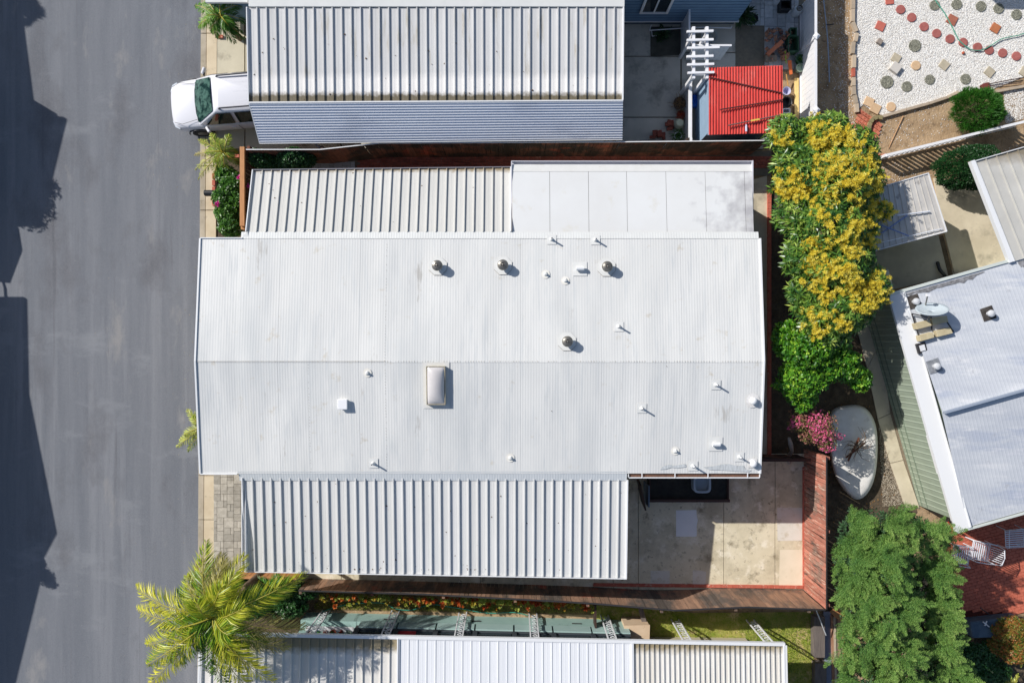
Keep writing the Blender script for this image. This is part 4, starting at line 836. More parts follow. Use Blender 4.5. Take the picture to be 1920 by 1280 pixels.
# slanted white picket fence
wf=thing('picket_fence','low slanted white picket fence between bare dirt and trimmed hedge','fence',Z4(1400,150))
hp=.72; a,b=Z4(912,268,hp),Z4(1900,28,hp); d=(b-a).normalized()
build(MB().bar(a,b,.085,.07),'top_rail',VINYL,parent=wf); build(MB().bar((a.x,a.y,.1),(b.x,b.y,.1),.05,.07),'bottom_rail',VINYL,parent=wf)
n=27; q=MB(); q.box((-.05,-.011,.06),(.05,.011,hp-.03)); o=build(q,'picket',VINYL,parent=wf,local=True); me=o.data; bpy.data.objects.remove(o)
for i in range(n): p=a.lerp(b,(i+.5)/n); inst('picket',me,wf,(p.x,p.y,0),rz=math.atan2(d.y,d.x))
build(MB().box((a.x-.05,a.y-.05,0),(a.x+.05,a.y+.05,hp)),'post',VINYL,parent=wf)
# concrete areas on the right
m=MB(); m.prism(poly(Z4,[(1240,430),(1560,470),(1700,600),(1830,1030),(1390,1120),(1280,660)]),0,.05); struct('court_concrete',m,CONC)
m=MB(); m.prism(poly(Z4,[(700,960),(1270,830),(1385,1115),(840,1240),(620,1000)]),0,.05); struct('side_court_concrete',m,CONC_G)
m=MB(); m.prism(poly(Z4,[(1275,845),(1305,835),(1375,1110),(1345,1130)]),0,.056); struct('soil_strip',m,SOIL)
def slab_run(name,fn,L,R,mat):
    t=MB(); t.sheet([fn(*L[0]),fn(*L[-1]),fn(*R[-1]),fn(*R[0])],.015); r=struct(name,t,JOINT)
    for i in range(len(L)-1):
        a,b,c,d=[fn(*q) for q in (L[i],R[i],R[i+1],L[i+1])]; e=.012/(a-d).length
        build(MB().prism([a.lerp(d,e),b.lerp(c,e),c.lerp(b,e),d.lerp(a,e)],0,.05),'concrete_slab',mat,parent=r)
slab_run('garden_path',lambda x,y:P(x,y),[(1592,560),(1625,690),(1645,785),(1668,868),(1697,952)],[(1622,560),(1650,640),(1668,775),(1692,862),(1723,952)],CONC)
m=MB(); m.prism([P(1645,640),P(1665,700),P(1715,930),P(1690,900),P(1668,790)],0,.03); struct('gravel_strip',m,M('brown_gravel',(120,106,88),(160,144,124),scale=30,rough=1,bump=.03,bscale=40))
gs=scatter([P(1645,740),P(1668,760),P(1690,860),P(1692,945),P(1655,950)],9000,.02); V,F=stone_soup(gs,.01,.025); npmesh('path_gravel',V,F,M('mixed_pebble',(140,128,110),tint=[(88,76,62),(150,136,116),(206,196,180)],rough=.9),tint=np.repeat(RNG.random(len(gs)),6),kind='stuff')
# red brick patio at right
m=MB(); m.sheet(poly(Z6,[(1060,400),(1620,200),(1700,980),(1520,880),(1120,960)]),.012); BP=struct('brick_patio',m,M('brick_joint',(90,40,32),rough=1))
q=MB(); q.box((.006,.006,0),(.214,.108,.04)); o=build(q,'brick',M('red_patio_brick',(186,98,76),(204,114,90),scale=7,rough=.85,rnd=.09),parent=BP,local=True); me=o.data; bpy.data.objects.remove(o)
ang=.27; ca,sa=math.cos(ang),math.sin(ang); O6=Z6(1080,880); pp=poly(Z6,[(1100,420),(1540,300),(1540,880),(1500,885),(1180,870),(1100,960)])
rest=MB(); vis=[]
for j in range(-8,34):
    for i in range(-4,20):
        lx=i*.222+(j%2)*.111; ly=j*.114; x=O6.x+lx*ca-ly*sa; y=O6.y+lx*sa+ly*ca
        if inpoly(np.array([[x+.1,y+.05]]),[(p.x,p.y) for p in pp])[0]: vis.append((x,y))
vis.sort(key=lambda p:p[0]**2+p[1]**2)
for i,(x,y) in enumerate(vis):
    if i<300: inst('brick',me,BP,(x,y,random.uniform(0,.004)),rz=ang)
    else:
        e=[(x+a*ca-b*sa,y+a*sa+b*ca) for a,b in ((.006,.006),(.214,.006),(.214,.108),(.006,.108))]; rest.prism(e,0,.041)
if rest.v: build(rest,'bricks',MATS['red_patio_brick'],parent=BP,kind='stuff')
# metal patio chairs
CHM=M('white_chair_metal',(226,228,236),rough=.4)
def chair(label,zx,zy,rz,w_=.55):
    c=Z6(zx,zy,.35); t=thing('patio_chair',label,'chair',(c.x,c.y,.04),rz,group='white metal patio chairs'); t.scale=(1.2,1.2,1.1); lb=lambda mb,n_: build(mb,n_,CHM,parent=t,local=True,smooth=True)
    r=.014; m=MB()
    m.tube([(-.26,-.25,.40),(-.26,.25,.40),(.26,.25,.40),(.26,-.25,.40),(-.26,-.25,.40)],r,6); lb(m,'seat_frame')
    for i in range(8): y=-.21+i*.06; lb(MB().box((-.25,y-.014,.395),(.25,y+.014,.41)),'seat_slat')
    m=MB(); m.tube([(-.25,.25,.40),(-.27,.33,.66),(-.22,.38,.86),(0,.40,.90),(.22,.38,.86),(.27,.33,.66),(.25,.25,.40)],r,6); lb(m,'back_frame')
    for i in range(7): x=-.18+i*.06; lb(MB().bar((x,.27,.42),(x,.385,.87),.02,.008),'back_slat')
    for s in (-1,1):
        m=MB(); m.tube([(s*.27,-.25,.0),(s*.28,-.24,.5),(s*.29,-.20,.62),(s*.29,.1,.63),(s*.27,.33,.64)],r,6); lb(m,'armrest')
        lb(MB().tube([(s*.26,.27,.40),(s*.27,.30,.0)],r,6),'leg'); lb(MB().tube([(s*.26,-.25,.40),(s*.27,-.27,.0)],r,6),'leg')
    return t
chair('white slatted patio chair in middle, turned toward its neighbour',1262,520,-1.75); chair('white slatted patio chair partly under the big conifer, left one',1150,540,1.4); chair('white slatted patio chair at right edge of photo',1455,450,.05)
rc=thing('folded_chair','red folding chair tucked under corner of bluish roof','chair',Z6(1085,390)); rm=M('red_frame',(206,30,56),rough=.4)
for a,b in (((1045,368),(1130,402)),((1050,380),(1120,410)),((1090,360),(1125,400)),((1060,366),(1060,382))): build(MB().bar(Z6(*a,.5),Z6(*b,.45),.03,.03),'frame',rm,parent=rc)
build(MB().prism(poly(Z6,[(1052,366),(1085,368),(1120,392),(1100,396)]),.43,.45),'seat',rm,parent=rc)
# dark covered bench + garden stuff at lower right
bb=thing('covered_grill','long dark blue-grey covered bench at foot of red brick patio','bench',Z6(1300,930))
crm=M('blue_grey_cover',(64,82,98),(84,102,116),scale=5,rough=.6)
build(MB().prism(poly(Z6,[(1165,900),(1440,870),(1440,950),(1400,985),(1180,992)]),.05,.5),'cover',crm,parent=bb,bevel=.05)
build(MB().cyl(Z6(1290,930,.55),Z6(1325,958,.52),.02),'strap',RIBW,parent=bb); build(MB().cyl(Z6(1300,952,.55),Z6(1312,925,.53),.02),'strap',RIBW,parent=bb)
tag(build(MB().cyl(Z6(1275,850,.7),Z6(1330,890,.3),.02),'garden_tool',BLACK),'black pole propped behind the covered bench','pole')
# ---------------------------------------------------------------- patio things
db=thing('deck_planter','dark low wooden raised bed under the roof edge of the patio','planter',Z7(560,210)); dwm=M('dark_walnut',(52,36,30),(66,46,38),scale=5,rough=.7)
a,b=Z7(350,100,.45),Z7(795,262,.45)
for i in range(3): build(MB().box((a.x,b.y-.03,.06+i*.13),(b.x,b.y+.03,.18+i*.13)),'board',dwm,parent=db)
build(MB().box((a.x,b.y+.031,.06),(a.x+.05,b.y+1.3,.45)),'side',dwm,parent=db); build(MB().box((b.x-.05,b.y+.031,.06),(b.x,b.y+1.3,.45)),'side',dwm,parent=db)
build(MB().box((a.x+.05,b.y+.03,.05),(b.x-.05,b.y+1.3,.34)),'fill',M('dark_fill',(40,38,36),(60,58,54),scale=4,rough=.95),parent=db); build(MB().box((a.x-.02,b.y-.05,.45),(b.x+.02,b.y+.05,.49)),'cap_rail',M('walnut_rail',(70,46,38),rough=.6),parent=db)
c=Z7(650,175,.8); t=thing('plastic_tub','pale blue round-cornered tub standing in dark raised bed','tub',(c.x,c.y,.34))
tp=[(c.x+.3*math.copysign(abs(math.cos(q))**.5,math.cos(q)),c.y+.3*math.copysign(abs(math.sin(q))**.5,math.sin(q))) for q in np.linspace(0,2*math.pi,28,endpoint=False)]
inn=[(c.x+(x-c.x)*.78,c.y+(y-c.y)*.78) for x,y in tp]; m=MB(); n=28
m.add([(x,y,.34) for x,y in tp]+[(x,y,.7) for x,y in tp]+[(x,y,.7) for x,y in inn]+[(x,y,.45) for x,y in inn],[(i,(i+1)%n,n+(i+1)%n,n+i) for i in range(n)]+[(n+i,n+(i+1)%n,2*n+(i+1)%n,2*n+i) for i in range(n)]+[(2*n+i,2*n+(i+1)%n,3*n+(i+1)%n,3*n+i) for i in range(n)]+[tuple(range(3*n,4*n))])
build(m,'body',M('pale_blue_plastic',(168,178,188),rough=.4),parent=t,smooth=True)
t=thing('privacy_screen','dark upright screen beside post at left of raised bed','screen',Z7(305,220)); build(MB().bar(Z7(290,150,1.2),Z7(318,290,.6),.05,.5),'panel',dwm,parent=t); build(MB().box(Z7(322,150,0),Z7(345,300,1.0)),'post',M('grey_blue_post',(110,124,140),rough=.6),parent=t)
# ---------------------------------------------------------------- lower right strip
ws=thing('stacked_timbers','two old grey timbers stacked end to end right of lawn','timber',P(1535,1200))
build(MB().box(P(1526,1232,.3),P(1540,1150,0)),'timber',M('grey_timber',(96,88,84),(120,110,104),scale=5,rough=.9,stretch=(5,.5,1)),parent=ws); build(MB().box(P(1528,1300,.3),P(1543,1236,0)),'timber',M('grey_timber',(96,88,84)),parent=ws)
m=MB(); m.sheet([P(1543,1145),P(1558,1145),P(1562,1300),P(1545,1300)],.03); struct('drain_channel',m,M('blue_grey_channel',(132,138,156),(150,156,172),scale=3,rough=.6))
BT=thing('board_stack','long weathered boards lying side by side beside the big conifer','boards',P(1570,1220)); cols=[(150,110,84),(176,160,138),(120,104,90),(160,130,104),(130,116,104),(170,90,60)]
for i in range(6):
    x0=1556+i*4.2; m=MB(); m.prism([P(x0,1152+i*2),P(x0+3.8,1152+i*2),P(x0+7.5,1310),P(x0+3.7,1310)],0,.08+.03*(i%2)); build(m,'board',M('board_tone_%s'%'abcdef'[i],cols[i],tuple(min(255,c+22) for c in cols[i]),scale=5,rough=.95,stretch=(5,.5,1)),parent=BT)
ob=thing('wooden_box','orange-brown wooden box top behind fence corner by the conifer','box',P(1570,1140)); build(MB().prism([P(1557,1146),P(1573,1134),P(1592,1142),P(1590,1156),P(1566,1156)],0,.5),'box',ORWOOD,parent=ob); build(MB().prism([P(1556,1147,.53),P(1573,1133,.53),P(1593,1142,.53),P(1591,1157,.53),P(1566,1157,.53)],.502,.53),'lid',ORWOOD,parent=ob)
tag(build(MB().cyl(P(1530,1142,1.0),P(1549,1190,.3),.02,n=8),'white_pole',RIBW),'thin white pole slanting behind the patio fence corner','pole')
tc=thing('storage_cabinet','tan wooden cabinet at right end of the teal porch','cabinet',P(1195,1178)); a,b=Z7(212,962,.9),Z7(350,1060,.9)
build(MB().prism([(a.x,a.y),(b.x,a.y+.02),(b.x-.02,b.y),(a.x,b.y)],0,.86),'body',M('tan_plywood',(206,180,150),(216,192,164),scale=2,rough=.8,spots=[((150,110,84),5,.64,.05)]),parent=tc)
build(MB().prism([(a.x-.02,a.y+.02),(b.x+.02,a.y+.04),(b.x,b.y),(a.x-.02,b.y)],.862,.9),'top',MATS['tan_plywood'],parent=tc)
tag(build(MB().bar(Z7(300,860,.5),Z7(325,955,.5),.16,.12),'timber_beam',M('grey_timber',(96,88,84))),'short grey timber beam lying against the tan cabinet','timber')
tag(build(MB().bar(Z7(46,830,.7),Z7(46,958,.7),.06,.5),'divider_board',dwm),'dark upright board beside right end of teal porch','board')
tag(build(MB().bar(Z7(54,838,.7),Z7(300,860,.7),.05,.06),'timber_rail',dwm),'dark horizontal rail behind the brown patio fence','rail')
# shelf with potted things under the scroll posts
sf=thing('plant_shelf','white shelf crowded with small pots under porch roof edge, lower left','shelf',P(640,1180)); 
p=alongw(.02,-.30,.9); q=alongw(.165,-.30,.9); build(MB().prism([(p.x,p.y-.1),(q.x,q.y-.1),(q.x,q.y+.16),(p.x,p.y+.16)],.86,.9),'shelf_top',RIBW,parent=sf)
for q_ in (p,q): build(MB().box((q_.x-.03,q_.y-.1,0),(q_.x+.03,q_.y+.1,.858)),'side',RIBW,parent=sf)
pots=[('white','tiny white pot on the white shelf, nearest the palm'),('blue','small bright blue pot on the white shelf'),('white','round white pot on the white shelf, centre left'),('red','red-brown pot with rosette succulent on the white shelf'),('black','black pot on the white shelf beside rosette succulent'),('white','white pot on the white shelf at right end')]
for i,(c_,lb) in enumerate(pots):
    c=p.lerp(q,(i+.5)/6); c.z=.9; t=thing('small_pot',lb,'pot',c); r=.07 if i!=3 else .11
    build(MB().lathe(c,[(r*.7,0),(r,.14),(r*1.1,.14),(r*.85,.12),(.01,.12)],12),'pot',{'white':M('white_pot',(220,224,228)),'blue':M('blue_pot',(30,110,170),rough=.4),'red':TERRA,'black':BLACK}[c_],parent=t,smooth=True)
    spiky(LEAFG if i%2 else M('reddish_leaf',(150,60,40)),26,.13,.04)(t,c+Vector((0,0,.12)),r)
# ---------------------------------------------------------------- roof fixtures
def roofz(y):
    if y>YR: return ZE+(YN-y)/(YN-YR)*(ZR-ZE)+.01
    return ZE+(y-YS)/(YR-YS)*(ZR-ZE)+.01
def on_roof(px,py):
    z=3.3
    for _ in range(4): z=roofz(P(px,py,z).y)
    return P(px,py,z)
SEAL=M('white_sealant',(214,215,213),(221,221,219),scale=6,rough=.7,spots=[((214,206,192),8,.66,.05)])
def patch(mb,c,r,n,rot=0,h=.012,sq=None):
    vs=[]
    for i in range(n):
        a=rot+2*math.pi*i/n; x=c.x+r*math.cos(a); y=c.y+r*math.sin(a); vs.append((x,y,roofz(y)+h))
    return mb.add(vs+[(c.x,c.y,c.z+h)],[(i,(i+1)%n,n) for i in range(n)])
for (px,py,lb) in ((821,499,'steel turbine vent on octagonal flashing, leftmost of three in the upper row'),(943,498,'steel turbine vent on white patch, middle of the upper row'),(1137,501,'steel turbine vent on octagonal flashing, right end of the upper row'),(1063,640,'steel turbine vent near the ridge, lowest of the four')):
    c=on_roof(px,py); t=thing('turbine_vent',lb,'roof vent',c,group='steel vents on the white roof')
    m=patch(MB(),c,.30,8,math.pi/8,.015); build(m,'flashing',SEAL,parent=t)
    m=MB(); n=8
    for i in range(n):
        a,b=[math.pi/8+2*math.pi*(i+q)/n for q in (0,1)]
        if i not in (5,6,7,4): continue
        pa_=Vector((c.x+.3*math.cos(a),c.y+.3*math.sin(a),0)); pb_=Vector((c.x+.3*math.cos(b),c.y+.3*math.sin(b),0)); pa_.z=roofz(pa_.y)+.012; pb_.z=roofz(pb_.y)+.012; m.bar(pa_,pb_,.012,.012)
    build(m,'flashing_edge',M('grey_edge',(168,164,156),rough=1),parent=t)  # grey strips along one half of the octagon only
    build(MB().lathe(c,[(.15,-.02),(.12,.05),(.10,.12)],20),'collar',SEAL,parent=t,smooth=True)
    q=c+Vector((0,0,.12)); build(MB().lathe(q,[(.11,0),(.11,.05),(.155,.06),(.168,.10),(.155,.13),(.12,.15),(.115,.17),(.14,.18),(.14,.21),(.09,.235),(.06,.24),(.05,.215),(.02,.21)],24),'cowl',GALV,parent=t,smooth=True)
    build(MB().lathe(q+Vector((0,0,.2)),[(.03,0),(.032,.045),(.01,.055)],12),'cap',GALV,parent=t,smooth=True)
for (px,py,lb) in ((1034,449,'thin pipe vent with long shadow, near upper roof edge, left of two'),(1116,450,'thin pipe vent with long shadow, near upper roof edge, right of two'),(1160,612,'thin pipe vent below right turbine vent, above the ridge'),(1342,721,'thin pipe vent at right, just below the ridge'),(1203,765,'thin pipe vent below ridge, left of the far right pipes'),(1299,873,'thin pipe vent in grey stain near lower right roof edge'),(1386,856,'thin pipe vent close to lower right corner dome'),(700,868,'thin pipe vent near lower roof edge at left')):
    c=on_roof(px,py); t=thing('pipe_vent',lb,'pipe vent',c,group='thin pipe vents on the white roof')
    m=MB(); m.add([(c.x+a,c.y+b,roofz(c.y+b)+.014) for a,b in ((-.15,-.15),(.15,-.15),(.15,.15),(-.15,.15))],[(0,1,2,3)]); build(m,'flashing',SEAL,parent=t)
    build(MB().lathe(c,[(.09,-.02),(.05,.04),(.035,.10)],14),'boot',SEAL,parent=t,smooth=True)
    m=MB(); m.lathe(c,[(.028,.05),(.028,.30),(.022,.30),(.02,.2)],12); build(m,'pipe',RIBW,parent=t,smooth=True); build(MB().lathe(c,[(.019,.285),(.01,.286)],10),'opening',BLACK,parent=t)
for (px,py,lb) in ((1023,514,'small cone vent left of the hooded vent, upper roof'),(1060,526,'small cone vent below the hooded vent, upper roof'),(689,699,'small cone vent left of the skylight'),(957,858,'small cone vent near lower roof edge at centre'),(1266,845,'small cone vent left of grey stain, lower right roof')):
    c=on_roof(px,py); t=thing('cone_vent',lb,'roof vent',c,group='small cone vents on the white roof')
    build(patch(MB(),c,.13,18,0,.013),'flashing',M('cream_sealant',(226,222,212),(232,230,224),scale=9,rough=.8),parent=t); build(MB().lathe(c,[(.09,-.01),(.045,.05),(.035,.10),(.03,.11),(.01,.11)],14),'cone',SEAL,parent=t,smooth=True)
for (px,py,lb) in ((1086,504,'white hooded vent between cone vents and turbine vent'),(1340,832,'white hooded vent in lower right part of the roof')):
    c=on_roof(px,py); t=thing('hooded_vent',lb,'roof vent',c,group='white hooded vents'); m=MB(); m.add([(c.x+a,c.y+b,roofz(c.y+b)+.014) for a,b in ((-.2,-.22),(.24,-.22),(.24,.22),(-.2,.22))],[(0,1,2,3)]); build(m,'flashing',SEAL,parent=t)
    build(MB().cyl(c+Vector((-.10,0,.12)),c+Vector((.13,0,.12)),.07,n=16),'hood',RIBW,parent=t,smooth=True); build(MB().lathe(c,[(.07,-.01),(.05,.1)],14),'neck',SEAL,parent=t,smooth=True)
for (px,py,lb) in ((1411,751,'white domed vent on dirty round patch at right roof edge'),(1411,868,'white domed vent in the lower right roof corner')):
    c=on_roof(px,py); t=thing('domed_vent',lb,'roof vent',c,group='white domed vents'); build(patch(MB(),c,.22 if py<800 else .2,20 if py<800 else 4,math.pi/4,.014),'flashing',M('dirty_sealant',(206,202,198),(226,226,226),scale=7,rough=.8),parent=t)
    build(MB().lathe(c,[(.10,-.01),(.10,.10),(.115,.11),(.11,.15),(.08,.19),(.03,.21),(.0,.212)],20),'dome',RIBW,parent=t,smooth=True)
c=on_roof(644,757); t=thing('square_vent','white square capped vent left of the skylight','roof vent',c); build(MB().box((c.x-.13,c.y-.13,c.z-.03),(c.x+.13,c.y+.13,c.z+.1)),'base',SEAL,parent=t); build(MB().box((c.x-.15,c.y-.16,c.z+.1),(c.x+.15,c.y+.16,c.z+.16)),'cap',VINYL,parent=t,bevel=.02)
a,b=on_roof(800,686),on_roof(836,758); c=(a+b)/2; t=thing('skylight','rectangular domed skylight with tan frame just below the roof ridge','skylight',c)
zt=roofz(a.y)+.20; X0,X1,Y0,Y1=a.x,b.x,b.y,a.y; zb=roofz(Y0)-.03; FR=M('tan_frame',(150,142,120),(176,168,148),scale=12,rough=.6)
m=MB(); w_=.024
zn,zs=roofz(Y1)+.17,roofz(Y0)+.17
def fr(x0,y0,x1,y1): zz=lambda y: zs+(zn-zs)*(y-Y0)/(Y1-Y0); m.prism([(x0,y0),(x1,y0),(x1,y1),(x0,y1)],2.9,[zz(y0),zz(y0),zz(y1),zz(y1)])
fr(X0,Y0,X0+w_,Y1); fr(X1-w_,Y0,X1,Y1); fr(X0+w_,Y0,X1-w_,Y0+w_); fr(X0+w_,Y1-w_,X1-w_,Y1); build(m,'frame',FR,parent=t)
V=[];nx,ny=14,18
for j in range(ny+1):
    for i in range(nx+1):
        s_,q_=i/nx,j/ny; hh=.16*(max(0,math.sin(math.pi*s_))**.55)*(max(0,math.sin(math.pi*q_))**.5); x=X0+w_+(X1-X0-2*w_)*s_; y=Y0+w_+(Y1-Y0-2*w_)*q_; V.append((x,y,zs+(zn-zs)*q_-.02+hh))
m=MB(); m.add(V,[(j*(nx+1)+i,j*(nx+1)+i+1,(j+1)*(nx+1)+i+1,(j+1)*(nx+1)+i) for j in range(ny) for i in range(nx)]); build(m,'dome',M('milky_dome',(196,192,192),(204,200,200),scale=2,rough=.25,spec=.5),parent=t,smooth=True)
m=MB(); m.add([(x,y,roofz(y)+.014) for x,y in ((X0-.12,Y0-.12),(X1+.12,Y0-.12),(X1+.12,Y1+.12),(X0-.12,Y1+.12))],[(0,1,2,3)]); build(m,'flashing',M('cream_flashing',(213,212,208),(220,219,216),scale=5,rough=.7),parent=t)
# grey stains of soaked coating on the lower right roof, as real thin patches of worn coating
m=MB()
def stain(pts): 
    q=[on_roof(x,y) for x,y in pts]; return m.add([(p.x,p.y,roofz(p.y)+.0125) for p in q],[tuple(range(len(q)))[::-1]])
stain([(1237,880),(1242,874),(1254,870),(1262,872),(1272,871),(1285,869),(1286,875),(1270,877),(1258,876),(1248,879)])
stain([(1318,875),(1340,873),(1352,870),(1366,869),(1378,872),(1394,872),(1397,879),(1409,881),(1404,884),(1380,883),(1355,881),(1330,880)])
build(m,'worn_coating',M('worn_grey_coating',(176,180,182),(206,210,212),scale=4,rough=.8,stretch=(6,1,1)),parent=MH)
# fixtures of the green house roof
def gr(zx,zy,fn=Z5,z=2.8): return fn(zx,zy,z)
for (zx,zy,lb,r) in ((1120,95,'white ball vent on black square patch beside satellite dish',.15),(1635,180,'white ball vent on black square patch, far right',.15),(1240,550,'white ball vent on grey patch, lowest of the bluish roof',.16)):
    c=gr(zx,zy); t=thing('ball_vent',lb,'roof vent',c,group='ball vents on the bluish roof'); zz=.0
    bl=(c-O); a_=bl.dot(u); b_=bl.dot(v); zr=2.6+.38*min(b_,3.9)/3.9+.012; R=.2
    pq=[TG(a_+x,b_+y,0) for x,y in ((-R,-R),(R,-R*1.1),(R*1.1,R),(-R,R*1.05))]; build(MB().add([(p.x,p.y,zr+.008+(.38/3.9)*((p-TG(a_,b_,0)).dot(v))) for p in pq],[(0,1,2,3),(3,2,1,0)]),'patch',M('black_patch',(84,78,74),(116,110,106),scale=9,rough=.9) if 'black' in lb else M('grey_patch',(160,164,172),(190,194,200),scale=7,rough=.8),parent=t)
    build(MB().lathe((c.x,c.y,zr),[(.06,0),(.06,.08),(.095,.11),(.115,.17),(.095,.23),(.04,.26),(.0,.265)],20),'ball',M('vent_grey_white',(198,200,204),rough=.45),parent=t,smooth=True)
c=gr(1165,422); t=thing('square_vent','small black-framed square vent below the concrete pavers','roof vent',c); zr=2.72
for j,(R,h0,h1,mm) in enumerate(((.14,0,.07,DARK),(.08,.07,.1,RIBW))):
    pq=[TG((c-O).dot(u)+x,(c-O).dot(v)+y,0) for x,y in ((-R,-R*1.15),(R,-R*1.15),(R,R*1.15),(-R,R*1.15))]; build(MB().prism([(p.x,p.y) for p in pq],zr+h0-.03,zr+h1),['base','cap'][j],mm,parent=t)
c=gr(1230,165,z=3.1); t=thing('satellite_dish','large white satellite dish weighed down by tan blocks on bluish roof','satellite dish',(c.x,c.y,2.7))
m=MB(); D=Vector((-.12,.86,.48)).normalized(); e1=D.cross(Vector((0,0,1))).normalized(); e2=e1.cross(D); N_=28; V=[]
rings=[0,.3,.6,.85,1.0]
for r_ in rings:
    for i in range(N_):
        a=2*math.pi*i/N_; V.append(c+e1*(.48*r_*math.cos(a))+e2*(.40*r_*math.sin(a))+D*(.10*r_*r_))
F=[(j*N_+i,j*N_+(i+1)%N_,(j+1)*N_+(i+1)%N_,(j+1)*N_+i) for j in range(4) for i in range(N_)]
m.add(V,F); o=build(m,'reflector',M('dish_grey',(176,188,196),(190,200,206),rough=.45),parent=t,smooth=True); sd=o.modifiers.new('s','SOLIDIFY'); sd.thickness=.025
build(MB().bar(c-D*.03,Vector((c.x-.02,c.y-.42,2.82)),.05,.05),'arm',GALV,parent=t); tip=gr(1203,50,z=3.3); build(MB().bar(c-e2*.36,tip,.03,.03),'feed_arm',GALV,parent=t); build(MB().box(tip-Vector((.05,.04,.04)),tip+Vector((.05,.04,.05))),'feed_horn',VINYL,parent=t)
m=MB(); 
for (a_,b_) in (((1090,180),(1150,375)),((1090,180),(1340,240)),((1150,375),(1385,300)),((1340,240),(1385,310)),((1225,200),(1232,300))): m.bar(gr(*a_,z=2.79),gr(*b_,z=2.80),.03,.03)
build(m,'base_frame',DARK,parent=t)
TB=M('tan_block',(186,172,138),(200,186,152),scale=7,rough=.9,rnd=.05)
for (q,lb) in ((((1112,250),(1215,225),(1228,265),(1125,292)),'tan concrete block under satellite dish, upper left'),(((1225,215),(1335,195),(1345,238),(1238,262)),'tan concrete block under satellite dish, upper right'),(((1140,335),(1235,310),(1248,348),(1150,376)),'tan concrete block under satellite dish, lower left'),(((1258,302),(1358,278),(1378,318),(1270,345)),'tan concrete block under satellite dish, lower right')):
    tag(build(MB().prism([gr(*p,z=2.9) for p in q],2.7,2.93),'concrete_block',TB,bevel=.01),lb,'block')

